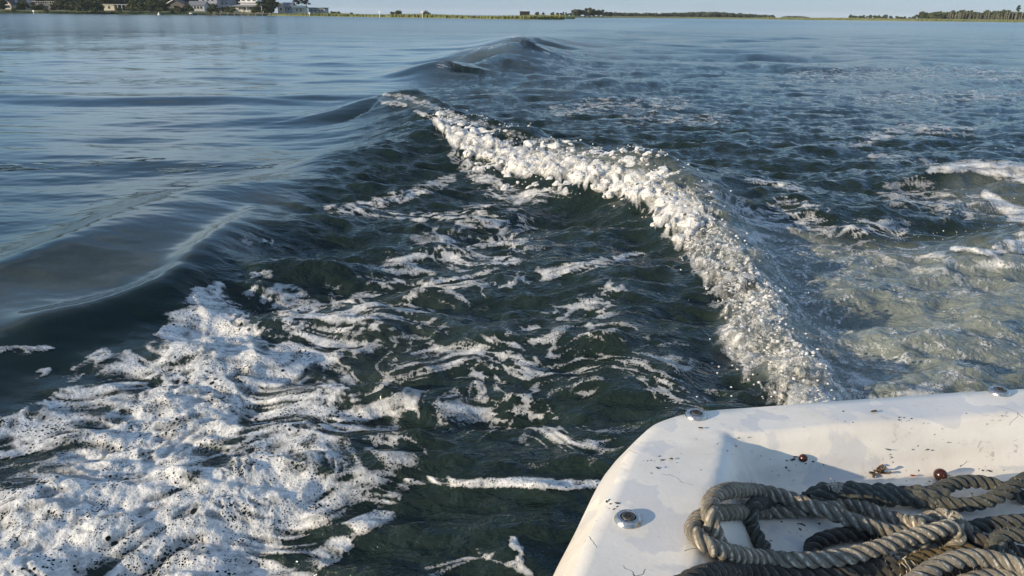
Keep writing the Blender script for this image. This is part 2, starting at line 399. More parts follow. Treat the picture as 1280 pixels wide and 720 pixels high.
# foam density, authored where the photograph has it
FD = strokes(U, V, [
    (1.12, (548, 155, 9), (575, 174, 20), (610, 188, 30), (660, 203, 33), (710, 211, 33), (760, 221, 34), (810, 236, 38), (850, 265, 44), (885, 305, 44)),
    (1.12, (885, 305, 44), (920, 345, 46), (945, 390, 55), (955, 430, 62), (990, 462, 66), (1020, 500, 60)),
    (.78, (960, 310, 50), (1000, 370, 60), (1040, 440, 60), (1060, 490, 50)), (.62, (880, 235, 22), (940, 275, 30), (1010, 330, 40)),
    (.80, (478, 128, 6), (490, 130, 9), (505, 132, 6)), (.75, (520, 140, 5), (545, 150, 7)), (.62, (482, 118, 7), (520, 125, 9), (560, 143, 9), (700, 187, 12), (800, 205, 12)),
    # near left raft
    (1.22, (20, 690, 150), (110, 630, 130), (190, 560, 110), (250, 510, 95)), (1.12, (250, 510, 95), (290, 450, 80), (280, 400, 50), (255, 372, 26)),
    (1.18, (230, 690, 150), (330, 610, 120)), (.90, (360, 560, 100), (390, 500, 85), (330, 470, 80), (390, 440, 60)), (.85, (-60, 560, 60), (40, 540, 60), (130, 490, 50), (220, 440, 40)),
    (.86, (190, 440, 16), (225, 405, 26), (262, 368, 22), (272, 358, 12)), (.85, (318, 343, 13), (335, 345, 12)), (.6, (310, 297, 20), (335, 305, 16)),
    (.72, (0, 441, 12), (40, 438, 12), (65, 436, 6)), (.7, (45, 470, 9), (62, 464, 9)), (.8, (95, 462, 9), (130, 443, 14)), (.7, (160, 440, 8)), (.5, (20, 515, 10)), (.72, (330, 360, 30), (400, 410, 55), (450, 400, 50)),
    # lace in the middle
    (.58, (420, 420, 80), (500, 380, 90), (560, 330, 80), (620, 290, 70)), (.74, (412, 262, 10), (470, 256, 16), (520, 240, 16), (560, 225, 14)), (.7, (420, 262, 10), (520, 272, 14), (570, 270, 10)),
    (.74, (570, 195, 14), (610, 232, 26), (650, 248, 22), (700, 240, 20)), (.72, (490, 322, 14), (560, 325, 24), (635, 325, 18)), (.70, (600, 262, 20), (560, 300, 18)), (.66, (470, 400, 14), (560, 380, 16), (640, 350, 16), (700, 340, 16), (800, 318, 10)),
    (.66, (520, 440, 22), (580, 450, 18), (620, 430, 18)), (.60, (640, 440, 60), (700, 420, 60), (770, 362, 22)), (.50, (480, 470, 110), (620, 480, 120), (700, 520, 100)), (.42, (760, 440, 90), (850, 480, 70)),
    (.74, (420, 540, 26), (470, 515, 24), (540, 505, 14), (600, 516, 8)), (.66, (600, 490, 10), (620, 488, 10)), (.66, (690, 545, 14), (740, 556, 12)), (.62, (780, 470, 12), (830, 478, 10)),
    (.97, (497, 616, 12), (512, 604, 13), (545, 601, 11), (590, 606, 12), (640, 603, 11), (690, 607, 13), (745, 608, 12)), (.84, (500, 614, 18), (480, 640, 20), (440, 660, 22), (415, 690, 22), (380, 712, 24)), (.68, (540, 715, 14), (600, 690, 12), (660, 715, 12), (640, 675, 8)), (.55, (450, 600, 60), (480, 560, 60)),
    # right
    (.52, (700, 140, 20), (760, 132, 22), (850, 130, 20)), (.5, (780, 150, 18), (900, 150, 18)), (.52, (1080, 125, 16), (1200, 120, 18), (1300, 122, 18)), (.58, (1070, 180, 16), (1130, 160, 16), (1210, 165, 16)), (.56, (1090, 195, 10), (1180, 208, 14)),
    (.95, (1165, 214, 10), (1210, 208, 18), (1250, 212, 24), (1290, 220, 26)), (.98, (1232, 243, 9), (1248, 255, 14), (1270, 268, 20), (1300, 278, 22)), (1.12, (1190, 312, 5), (1235, 319, 10), (1262, 312, 20), (1300, 300, 32)), (.66, (1240, 330, 16), (1290, 335, 16)),
    (.78, (935, 226, 8), (965, 229, 9), (1000, 238, 9)), (.6, (975, 250, 12), (1030, 262, 12)), (.62, (960, 270, 30), (1040, 285, 30), (1120, 290, 30)), (.72, (1040, 345, 14), (1110, 368, 14), (1200, 395, 13), (1230, 402, 10)), (.68, (1000, 360, 70), (1060, 440, 90), (1140, 460, 90), (1240, 440, 90)), (.60, (950, 300, 50), (1080, 340, 60), (1200, 350, 70)), (.60, (1130, 240, 40), (1220, 260, 40)),
    (.7, (1265, 412, 10), (1290, 415, 12)), (.7, (1160, 440, 6), (1220, 428, 7), (1280, 430, 7)), (.7, (1270, 466, 10), (1300, 466, 10)),
    (.68, (548, 82, 6), (562, 84, 6)), (.5, (600, 61, 5), (615, 60, 5)), (.5, (640, 47, 4), (660, 47, 4)), (.45, (1000, 95, 20), (1200, 90, 20), (1300, 100, 20))])
def norm01(n):
    z = (n - n.mean()) / (n.std() + 1e-9); return 0.5 * (1 + np.tanh(z * 0.8))
br = strokes(U, V, [(1.0, (548, 155, 14), (610, 190, 44), (710, 212, 48), (810, 236, 50), (885, 305, 54), (945, 390, 66), (990, 462, 70), (1020, 500, 60))])
nearm = FD > 0.02
xs, ys = X[nearm], Y[nearm]; wxa = wx[nearm]; dn = D_[nearm]
q1 = perlin(xs * 3.1, ys * 3.1, 71) * .35; q2 = perlin(xs * 3.1 + 9, ys * 3.1, 72) * .35
hs_ = h[nearm] * 2.2 * (1 - np.clip(br[nearm], 0, 1)); ys = ys + hs_
n1 = fbm((xs + q1) * 5.0, (ys + q2) * 8.6, 6, 81, .62)
f1, f2 = worley((xs + q1 * .8) * 9.5, (ys + q2 * .8) * 15, 91)
lace = 1 - np.clip((f2 - f1) * 2.2, 0, 1)
NZ = norm01(n1 * 1.0 + lace * .52)
ND = np.zeros_like(X); ND[nearm] = NZ
farw = sstep(4.5, 7.5, D_) * (1 - np.clip(br, 0, 1))
fmv = FD + (ND * (1 - farw) + (.5 + (ND - .5) * .35) * farw) - 1.0                # >0 foam
lim = .18 + .82 * np.clip(FD, 0, 1.3) # denser rafts are thicker
fmv = np.where(nearm, fmv, -1)
# thickness of the foam: froth on the raft, cauliflower billows on the breaker
TH = np.zeros_like(X)
b1, _ = worley(X * 7, Y * 7, 101); b2, _ = worley(X * 15 + 3, Y * 15, 102); b3, _ = worley(X * 30 + 3, Y * 30, 103)
dome = lambda f: np.sqrt(np.clip(1 - (f / .8) ** 2, 0, 1))
soft = lambda f: .5 + .5 * np.cos(np.pi * np.clip(f / .9, 0, 1))
bill = .030 * soft(b1) + .020 * soft(b2) + .008 * soft(b3)
raft = .003 + (.004 + .006 * soft(b2) + .004 * soft(b3) + .006 * fbm(X * 4, Y * 6, 2, 111)) * sstep(.92, 1.22, FD)
SPL = strokes(U, V, [(.9, (880, 300, 50), (930, 340, 60), (960, 400, 80), (1000, 470, 80)), (1.0, (1000, 330, 80), (1100, 400, 130), (1250, 430, 130)), (.75, (600, 160, 14), (720, 185, 22), (800, 212, 34), (860, 250, 40)), (.45, (570, 170, 16), (640, 198, 30), (720, 212, 34))])
cover = sstep(0, .5, fmv)
TH = cover * (raft * (1 - br) * np.clip(FD, .3, 1.1) + bill * br * sstep(.5, 1.0, FD))
TH = TH * sstep(60, 15, D_)

idx = np.arange(NR * NC).reshape(NR, NC)
nxt = np.roll(idx, -1, axis=1)
quads = np.stack([idx[:-1], idx[1:], nxt[1:], nxt[:-1]], -1).reshape(-1, 4)[:, ::-1]
chopattr = (.035 + .55 * sstep(18, 70, D_) * calm + .965 * chopm) * sstep(1500, 30, D_) * (.85 + .15 * sstep(3, 12, D_)) * (1 + .2 * churn)
RIP = strokes(U, V, [(1.0, (-60, 100, 8), (130, 101, 8), (340, 103, 6)), (.8, (-60, 60, 10), (300, 62, 10)), (.7, (-40, 45, 8), (200, 42, 8)), (1.0, (-50, 214, 9), (80, 205, 7), (200, 197, 6)), (1.0, (120, 254, 7), (170, 243, 8), (240, 228, 7)), (.8, (190, 213, 7), (340, 205, 7))])
co = np.stack([X, Y, h], -1).reshape(-1, 3)
me = grid_mesh('water', co, quads[:, ::-1] if False else quads, True, {'aer_lit': AER_LIT.ravel(), 'chop': chopattr.ravel(), 'rip': RIP.ravel(), 'rough': (.04 + .09 * sstep(9, 90, D_) + .08 * sstep(60, 250, D_)).ravel()})
water = new_obj('water', me, None, M_WATER); water['kind'] = 'structure'
if me.polygons[len(me.polygons) // 2].normal.z < 0: me.flip_normals()

fv = fmv.ravel(); okv = fv > (-.30 - .30 * farw.ravel())
fq = quads[okv[quads].all(1)]
used, inv = np.unique(fq.ravel(), return_inverse=True)
fco = np.stack([X.ravel(), Y.ravel(), h.ravel() + TH.ravel() + .0015 + .0006 * D_.ravel()], -1)[used]
fme = grid_mesh('sea_foam', fco, inv.reshape(-1, 4), True, {'fm': fv[used], 'near': (sstep(9, 3.5, D_) * (1 - .6 * br)).ravel()[used], 'spl': SPL.ravel()[used], 'far': farw.ravel()[used]})
if fme.polygons[0].normal.z < 0: fme.flip_normals()
foam = new_obj('sea_foam', fme, None, M_FOAM); foam['kind'] = 'stuff'; foam['label'] = 'white bubbly sea foam lying in rafts and lace on the wake'
print('water', len(quads), 'foam', len(fq))
Hz = h; del A_

def water_z(x, y):
    """height of the built surface at a point (nearest vertex)"""
    r = math.hypot(x, y); a = math.atan2(x, y)
    i = int(np.argmin(np.abs(rr - r))); j = int(np.argmin(np.abs(az - a))); return float(Hz[i, j] + TH[i, j])

# cauliflower lumps of froth tumbling down the face of the breaker
m = NT('froth'); P_ = m.pos(); vv = m.voro(P_, 60.0); v4 = m.voro(P_, 150.0)
m.P(Base_Color=m.mix(m.ramp(m.noise(P_, 30.0, 4, .6), .3, .7), C3(.66, .67, .66), C3(.86, .86, .84)), Roughness=.4)
m.set(m.p.inputs['Alpha'], m.ramp(m.math('ADD', m.noise(P_, 24.0, 5, .68, .8), 0.0), .36, .47))
m.bump(m.math('ADD', m.math('ADD', m.math('MULTIPLY', vv, -.5), m.math('MULTIPLY', v4, -.4)), m.noise(P_, 45.0, 6, .7)), .9, .022)
m.p.inputs['Subsurface Weight'].default_value = .6; m.p.inputs['Subsurface Radius'].default_value = (1, .95, .85); m.p.inputs['Subsurface Scale'].default_value = .025
M_FROTH = m.m
m = NT('torn_froth'); P_ = m.pos(); tn = m.noise(P_, 42.0, 5, .7, 1.0)
m.P(Base_Color=C3(.78, .79, .76), Roughness=.12, IOR=1.33, Alpha=m.ramp(tn, .44, .56, .0, 1.0)); m.p.inputs['Transmission Weight'].default_value = .6
m.bump(m.math('ADD', m.noise(P_, 90.0, 4, .6), tn), .8, .012)
M_TORN = m.m

# spray thrown up along the breaker: droplets and torn lumps
def ico(sub):
    import bmesh
    bm = bmesh.new(); bmesh.ops.create_icosphere(bm, subdivisions=sub, radius=1.0)
    v = np.array([q.co[:] for q in bm.verts]); f = np.array([[q.index for q in t.verts] for t in bm.faces]); bm.free(); return v, f
iv, if_ = ico(1); rs = np.random.RandomState(12)
iv2, if2 = ico(2); LV = []; LF = []; nl = 0
lump = spline([(552, 158, 6), (575, 172, 14), (610, 188, 24), (660, 204, 27), (710, 212, 27), (760, 222, 27), (810, 238, 28), (850, 266, 28), (890, 306, 26), (925, 350, 26), (950, 395, 30), (975, 440, 34), (1005, 480, 34)], 30)
def lumps(lo, hi, n, r0_, r1_, pw, mat, voxel, sm, seed, tear=0.0):
    rs = np.random.RandomState(seed); LV = []; LF = []; nl = 0
    for i in range(n):
        k = int(len(lump) * (lo + (hi - lo) * rs.rand())); c = lump[min(k, len(lump) - 1)]
        ox, oy = np.clip(rs.normal(0, .40, 2), -.7, .42); oy = max(oy + .15, -.28) if not tear else oy
        g = gp(c[0] + ox * c[2], c[1] + oy * c[2], .12)
        r_ = (r0_ + r1_ * rs.rand() ** pw) * (1 - .45 * max(abs(ox), abs(oy)))
        n_ = 1 + .18 * np.sin(iv2 @ rs.normal(0, 3.2, 3) + rs.rand() * 6) + .12 * np.sin(iv2 @ rs.normal(0, 6, 3))
        z = water_z(g.x, g.y) + r_ * rs.uniform(-.8, -.2)
        if tear:
            q_, _ = np.linalg.qr(rs.normal(size=(3, 3))); el = np.exp(rs.normal(0, tear, 3))
            LV.append((iv2 * n_[:, None] * el) @ q_ * r_ * np.array([1, 1, .8]) + [g.x, g.y, z]); LF.append(if2 + nl); nl += len(iv2); continue
        LV.append(iv2 * n_[:, None] * r_ * np.array([rs.uniform(.9, 1.5), rs.uniform(.9, 1.3), rs.uniform(.65, 1.0)]) + [g.x, g.y, z]); LF.append(if2 + nl); nl += len(iv2)
    o = new_obj('breaker_froth', grid_mesh('breaker_froth', np.vstack(LV), np.vstack(LF), True), None, mat); o['kind'] = 'stuff'
    md = o.modifiers.new('merge', 'REMESH'); md.mode = 'VOXEL'; md.voxel_size = voxel; md.use_smooth_shade = True
    o['label'] = 'torn glassy froth on the breaking wave'
    md = o.modifiers.new('soften', 'SMOOTH'); md.factor = .5; md.iterations = sm
    return o
lumps(0, .62, 430, .018, .056, 1.6, M_FROTH, .007, 4, 3)['label'] = 'white cauliflower froth tumbling down the breaking wave'
lumps(.50, 1.0, 300, .008, .022, 1.8, M_TORN, .004, 3, 4, .6)
lumps(.02, .55, 260, .012, .026, 1.5, M_TORN, .005, 3, 5, .6)
SV = []; SF = []; nv = 0
pathp = spline([(548, 152, 10), (610, 180, 26), (710, 200, 28), (810, 220, 34), (885, 285, 38), (945, 370, 48), (990, 440, 52), (1030, 490, 46)], 30)
for i in range(800):
    c = pathp[rs.randint(len(pathp))]
    g = gp(c[0] + rs.normal(0, .55) * c[2], c[1] + rs.normal(0, .45) * c[2], .15)
    z = water_z(g.x, g.y) + abs(rs.normal(0, .018)) - .004
    s_ = .0016 + .004 * rs.rand() ** 4 + .0006 * math.hypot(g.x, g.y)
    SV.append(iv * s_ * np.array([1 + .5 * rs.rand(), 1 + .5 * rs.rand(), 1]) + [g.x, g.y, z]); SF.append(if_ + nv); nv += len(iv)
spots = [(1215, 275), (1225, 280), (1255, 265), (1190, 300), (1180, 270), (1110, 300), (1240, 200), (1010, 470), (985, 365), (975, 340), (1260, 360)]
for sx, sy in spots:
    for i in range(7):
        g = gp(sx + rs.normal(0, 14), sy + rs.normal(0, 8), .05); z = water_z(g.x, g.y) + .02 + abs(rs.normal(0, .02)); s_ = .0016 + .003 * rs.rand() ** 3
        SV.append(iv * s_ + [g.x, g.y, z]); SF.append(if_ + nv); nv += len(iv)
sme = grid_mesh('sea_spray', np.vstack(SV), np.vstack(SF), True)
spr = new_obj('sea_spray', sme, None, M_SPRAY); spr['kind'] = 'stuff'; spr['label'] = 'droplets of spray flying off the breaking wave'

# ------------------------------------------------------------------ far shores
def coast(name, pts, top, mat, depth=60.0, label=None):
    """low land: rows of photo column, distance; a bank that rises out of the water and runs back."""
    pts = spline([(at(px, dist).x, dist) for px, dist in pts], 14); n = len(pts); vs = []; fs = []
    prof = [(-1.5, -.6), (0, .05), (1.0, .35), (2.5, .7), (8, 1.0), (25, 1.0), (depth, .9), (depth + 3, -1.0)]
    for i, (x, y) in enumerate(pts):
        e_ = min(1.0, min(i, n - 1 - i) / 6.0 + .02)
        L = math.hypot(x, y); ux, uy = x / L, y / L
        for k, (dd, zz) in enumerate(prof):
            j = rng.uniform(-.12, .12) if 1 < k < 6 else 0
            o_ = dd * (.25 + .75 * e_)
            vs.append((x + ux * o_, y + uy * o_, (zz * top * (.3 + .7 * e_) if zz > 0 else zz) + j * top))
    m_ = len(prof)
    for i in range(n - 1):
        for k in range(m_ - 1): fs.append((i * m_ + k, (i + 1) * m_ + k, (i + 1) * m_ + k + 1, i * m_ + k + 1))
    me = bpy.data.meshes.new(name); me.from_pydata(vs, [], fs); me.polygons.foreach_set('use_smooth', [True] * len(fs)); me.update()
    o = new_obj(name, me, None, mat); o['kind'] = 'structure'; return o
m = NT('marsh_grass'); g1 = m.noise(m.pos(), .22, 4, .6); g2 = m.noise(m.pos(), 1.7, 3, .6)
m.P(Base_Color=m.mix(m.ramp(g1, .35, .65), C3(.15, .17, .05), m.mix(m.ramp(g2, .3, .7), C3(.22, .21, .07), C3(.12, .145, .05))), Roughness=.9)
M_MARSH = m.m
M_BANK = simple('shore_grass', (.075, .095, .03), .95, .5, .15)
bank = coast('shore', [(-420, 300), (-200, 320), (0, 338), (150, 350), (260, 358), (335, 372)], 1.5, M_BANK, 90)
marsh = coast('marsh', [(330, 372), (400, 350), (480, 318), (560, 285), (640, 262), (705, 268)], .95, M_MARSH, 90)
marsh2 = coast('marsh', [(692, 330), (705, 320), (718, 330)], 1.1, M_MARSH, 30)
far1 = coast('far_land', [(690, 640), (760, 690), (860, 720), (960, 700), (985, 690)], 1.3, M_MARSH, 200)
far2 = coast('far_land', [(955, 640), (1010, 620), (1060, 600), (1160, 560), (1280, 540), (1450, 520), (1700, 500)], 1.7, M_MARSH, 160)

# grass standing on the marsh: blades in one object
def grass(name, rows, hgt, n, back, mat):
    vs = []; fs = []
    P_ = spline([(at(px, dist).x, dist) for px, dist in rows], 20)
    for i in range(n):
        k = rng.randrange(len(P_) - 1); t = rng.random(); x = P_[k][0] * (1 - t) + P_[k + 1][0] * t; y = P_[k][1] * (1 - t) + P_[k + 1][1] * t
        L = math.hypot(x, y); o_ = rng.random() ** 2 * back + .5; x += x / L * o_; y += y / L * o_
        hh = hgt * rng.uniform(.6, 1.15) * (1 + .25 * math.sin(x * .13)); ww = rng.uniform(.15, .4); b0 = len(vs); a = rng.uniform(0, 3.14)
        vs += [(x - ww * math.cos(a), y - ww * math.sin(a), .1), (x + ww * math.cos(a), y + ww * math.sin(a), .1), (x + rng.uniform(-.3, .3), y, .3 + hh)]
        fs.append((b0, b0 + 1, b0 + 2))
    me = bpy.data.meshes.new(name); me.from_pydata(vs, [], fs); me.update()
    o = new_obj(name, me, None, mat); o['kind'] = 'stuff'; return o
grass('marsh_grass', [(335, 372), (400, 350), (480, 318), (560, 285), (640, 262), (705, 268)], 1.0, 6000, 40, M_MARSH)
grass('marsh_grass', [(692, 330), (718, 330)], 1.1, 500, 20, M_MARSH)
grass('marsh_grass', [(955, 640), (1060, 600), (1160, 560), (1280, 540), (1450, 520)], 1.4, 4000, 40, M_MARSH)
grass('shore_grass', [(-300, 310), (0, 338), (150, 350), (335, 372)], .9, 4000, 12, M_BANK)

# ---- trees: tapered trunk with limbs, crown of many leaf-sized faces in clumps
def leaf_mat(name, a, b_):
    m = NT(name); oi = m.n('ObjectInfo'); f = m.noise(m.pos(), .5, 3, .6)
    m.P(Base_Color=m.mix(m.ramp(f, .35, .65), C3(*a), C3(*b_)), Roughness=.8); return m.m
M_PINE = leaf_mat('pine_needles', (.018, .034, .020), (.050, .070, .034))
M_OAK = leaf_mat('oak_leaves', (.030, .048, .018), (.075, .095, .035))
M_BARK = simple('bark', (.13, .11, .09), .9, .4, 2)
M_DEAD = simple('dead_wood', (.24, .215, .185), .9, .3, 2)
def crown_mesh(name, clumps, per, leaf, seed):
    r = np.random.RandomState(seed); vs = []; fs = []; n = 0
    for cx, cy, cz, rx, rz in clumps:
        for i in range(per):
            d = r.normal(size=3); d /= np.linalg.norm(d); rad = r.rand() ** .45
            p = np.array([cx, cy, cz]) + d * rad * np.array([rx, rx, rz])
            a = r.normal(size=3); a /= np.linalg.norm(a); b2 = np.cross(a, r.normal(size=3)); b2 /= np.linalg.norm(b2); s = leaf * r.uniform(.6, 1.3)
            vs += [p - a * s - b2 * s * .4, p + a * s - b2 * s * .4, p + b2 * s]; fs.append((n, n + 1, n + 2)); n += 3
    me = bpy.data.meshes.new(name); me.from_pydata([tuple(v) for v in vs], [], fs); me.update(); return me
def tree_kind(kind, seed):
    r = random.Random(seed); tb = MB(); cl = []
    if kind == 'pine':
        Ht = 16; bend = r.uniform(-.6, .6)
        tb.tube([(0, 0, -.5), (bend * .3, 0, 5), (bend, .2, 10), (bend * 1.2, 0, 15)], [.28, .23, .17, .06], 6)
        for k in range(11):
            z = r.uniform(8, 15.5); L = (17.5 - z) * .36 * r.uniform(.6, 1.1); a = r.uniform(0, 6.28)
            e_ = (bend + L * math.cos(a), L * math.sin(a), z + r.uniform(0, .8))
            tb.tube([(bend, 0, z - .6), e_], [.08, .03], 4); cl.append((e_[0], e_[1], e_[2] + .2, 1.5, .9))
        cl.append((bend, 0, 15.8, 1.2, 1.0)); per, leaf = 60, .5
    elif kind == 'oak':
        tb.tube([(0, 0, -.5), (.1, 0, 2), (0, .2, 4)], [.42, .33, .25], 6)
        for k in range(16):
            a = r.uniform(0, 6.28); rad = r.uniform(.6, 3.4); z = 1.5 + r.uniform(0, 6.2) * (1 - .12 * rad); p = (rad * math.cos(a), rad * math.sin(a), z)
            tb.tube([(0, .2, 3.6), p], [.13, .04], 4); cl.append((p[0], p[1], p[2], r.uniform(1.2, 1.9), r.uniform(.8, 1.3)))
        per, leaf = 85, .5
    else:
        tb.tube([(0, 0, -.3), (0, 0, .8)], [.1, .06], 5)
        for k in range(7):
            a = r.uniform(0, 6.28); rad = r.uniform(.1, 1.1); p = (rad * math.cos(a), rad * math.sin(a), r.uniform(.5, 1.6)); tb.tube([(0, 0, .5), p], [.05, .02], 4); cl.append((*p, .75, .6))
        per, leaf = 40, .24
    return tb.mesh('trunk', True), crown_mesh('crown', cl, per, leaf, seed)
KIND = {k: [tree_kind(k, s + 11 * i) for i in range(3)] for k, s in (('pine', 100), ('oak', 200), ('bush', 300))}
def tree(name, kind, loc, scale, label, group, mat, cat='tree'):
    t, c = KIND[kind][rng.randrange(3)]
    o = thing(name, label, cat, loc, rng.uniform(0, 6.28), group); s = scale * rng.uniform(.9, 1.1); o.scale = (s, s, s * rng.uniform(.92, 1.1))
    new_obj('trunk', t, o, M_BARK); k = new_obj('crown', c, o)
    if not c.materials: c.materials.append(mat)
    return o
for i in range(150):          # the wood round the houses on the left
    px = -140 + i * 3.3 + rng.uniform(-4, 4)
    if px > 342: break
    dist = 338 + px * .1 + rng.uniform(36, 95)
    p = at(px, dist)
    if rng.random() < .35: tree('pine_tree', 'pine', (p.x, p.y, 1.2), rng.uniform(.95, 1.2), 'tall dark pine tree behind the waterfront houses on the left shore', 'pine trees on the left shore', M_PINE)
    else: tree('oak_tree', 'oak', (p.x, p.y, 1.2), rng.uniform(1.1, 1.6), 'dark broad oak tree behind the waterfront houses on the left shore', 'oak trees on the left shore', M_OAK)
for px, dist, s in [(-60, 340, .8), (-20, 345, .9), (4, 352, .8), (30, 352, .7), (48, 366, .6), (54, 368, .5), (70, 364, .45), (76, 362, .7), (82, 360, .8), (90, 356, .75), (120, 360, .7), (127, 366, .6), (164, 368, .7), (176, 364, .8), (188, 364, .8), (200, 366, .9), (234, 372, .6), (240, 366, .4), (270, 374, .5), (292, 374, .4), (319, 378, .45), (100, 352, .6), (112, 354, .7), (170, 368, .8), (182, 364, .8), (194, 362, .7), (206, 366, .7), (222, 366, .45), (285, 372, .5), (328, 392, .8), (336, 394, .9), (333, 410, 1.0), (340, 410, 0.8)]:
    p = at(px, dist); tree('oak_tree', 'oak', (p.x, p.y, .9), s, 'low dark oak tree at the edge of the left shore between houses', 'low oaks along the left bank', M_OAK)
for px, dist, s, lb in [(372, 420, .62, 'small dark pine just right of the cream gabled house'), (378, 425, .48, 'short pine in the middle of the three beyond the gabled house'), (385, 420, .52, 'short pine left of the long low grey building')]:
    p = at(px, dist); tree('pine_tree', 'pine', (p.x, p.y, .6), s, lb, 'pines beyond the gabled house', M_PINE)
for px, dist, s in [(18, 341, .8), (60, 344, .8), (100, 346, 1), (118, 347, .9), (150, 350, .8), (165, 352, 1), (176, 353, 1), (188, 352, 1), (200, 353, 1), (216, 356, 1.0), (224, 355, 1.1), (232, 356, .9), (262, 359, 1), (274, 361, .9), (292, 362, .9), (316, 369, .8), (331, 372, .9)]:
    p = at(px, dist); tree('shrub', 'bush', (p.x, p.y, .8), s * 1.2, 'green shrub on the grassy bank in front of the left houses', 'shrubs on the left bank', M_OAK, 'shrub')
for px, dist, s in [(414, 385, .9), (418, 386, .8), (424, 380, .7), (440, 372, .6), (491, 352, 1.0), (496, 350, 1.1), (500, 350, 1.3), (533, 325, 1.0), (535, 327, .8)]:
    p = at(px, dist); tree('shrub', 'bush', (p.x, p.y, .7), s, 'dark shrub rising above the flat green marsh', 'shrubs on the marsh', M_OAK, 'shrub')
for px, dist, s in [(672, 560, .55), (679, 560, .5), (691, 590, .62), (697, 600, .62), (703, 600, .7), (709, 620, .7), (714, 610, .6), (719, 640, .8), (725, 645, .85), (731, 645, 1.0), (737, 645, .9), (743, 650, .95), (748, 650, .85), (753, 660, .8), (758, 660, .7), (763, 665, .6)]:
    p = at(px, dist); tree('pine_tree', 'oak', (p.x, p.y, .8), s * (.72 if px < 715 else 1.0), 'dark tree in the clump at the far end of the marsh', 'clump of trees past the marsh', M_PINE)
# right hand wood: green trees with pale dead trunks along the front
for i in range(62):
    px = 1063 + i * 4.1 + rng.uniform(-2, 2); dist = 600 - (px - 1060) * .2 + rng.uniform(25, 80); p = at(px, dist)
    s = .42 + .1 * rng.random() if px < 1150 else .80 + .25 * rng.random()
    if 1120 < px < 1152: s *= .8
    tree('oak_tree', 'oak', (p.x, p.y, .8), s, 'grey green tree in the distant wood on the right shore', 'trees of the wood on the right shore', M_OAK)
p = at(1271, 575); tree('pine_tree', 'pine', (p.x, p.y, .8), .66, 'tallest tree of the right hand wood standing above the rest', None, M_PINE)
dead = []
for sd_ in range(3):
    r = random.Random(sd_ + 40); tb = MB(); tb.tube([(0, 0, -.3), (r.uniform(-.2, .2), 0, 4), (r.uniform(-.4, .4), 0, 8.5)], [.26, .2, .05], 5); me1 = tb.mesh('trunk', True)
    tb = MB()
    for k in range(6):
        z = r.uniform(3.5, 7.8); a = r.uniform(0, 6.28); L = r.uniform(.6, 1.6); tb.tube([(0, 0, z), (L * math.cos(a), L * math.sin(a), z + r.uniform(.2, 1.0))], [.08, .02], 4)
    dead.append((me1, tb.mesh('branches', True)))
for i in range(30):
    px = 1185 + i * 3.2 + rng.uniform(-1, 1); dist = 575 - (px - 1160) * .2 + rng.uniform(8, 22); p = at(px, dist); a, b_ = dead[rng.randrange(3)]
    o = thing('dead_tree', 'bare pale dead tree along the front of the right hand wood', 'tree', (p.x, p.y, .8), rng.uniform(0, 6), 'dead trees in front of the right hand wood'); s = rng.uniform(.45, .95); o.scale = (s, s, s)
    new_obj('trunk', a, o, M_DEAD); new_obj('branches', b_, o, M_DEAD)
# far-off woods that read as one mass
def far_wood(rows, label, n):
    cl = []
    P_ = spline(rows, 30)
    for i in range(n):
        px, dist, hh = P_[rng.randrange(len(P_))]; px += rng.uniform(-3, 3); dist += rng.uniform(10, 80); p = at(px, dist); z = rng.uniform(.3, 1) * hh
        cl.append((p.x, p.y, z, rng.uniform(1.6, 3.2), rng.uniform(1.0, 1.8)))
    o = new_obj('far_wood', crown_mesh('far_wood', cl, 30, .8, 5), None, M_PINE); o['kind'] = 'stuff'; o['label'] = label
far_wood([(762, 700, 3.2), (800, 715, 3.4), (850, 730, 4.2), (890, 730, 5.0), (920, 720, 3.8), (945, 715, 2.6), (965, 700, 2.4)], 'low dark far-off wood along the horizon right of the marsh', 900)
far_wood([(980, 700, 1.6), (1008, 690, 1.7)], 'thin line of far scrub between the two woods', 60)

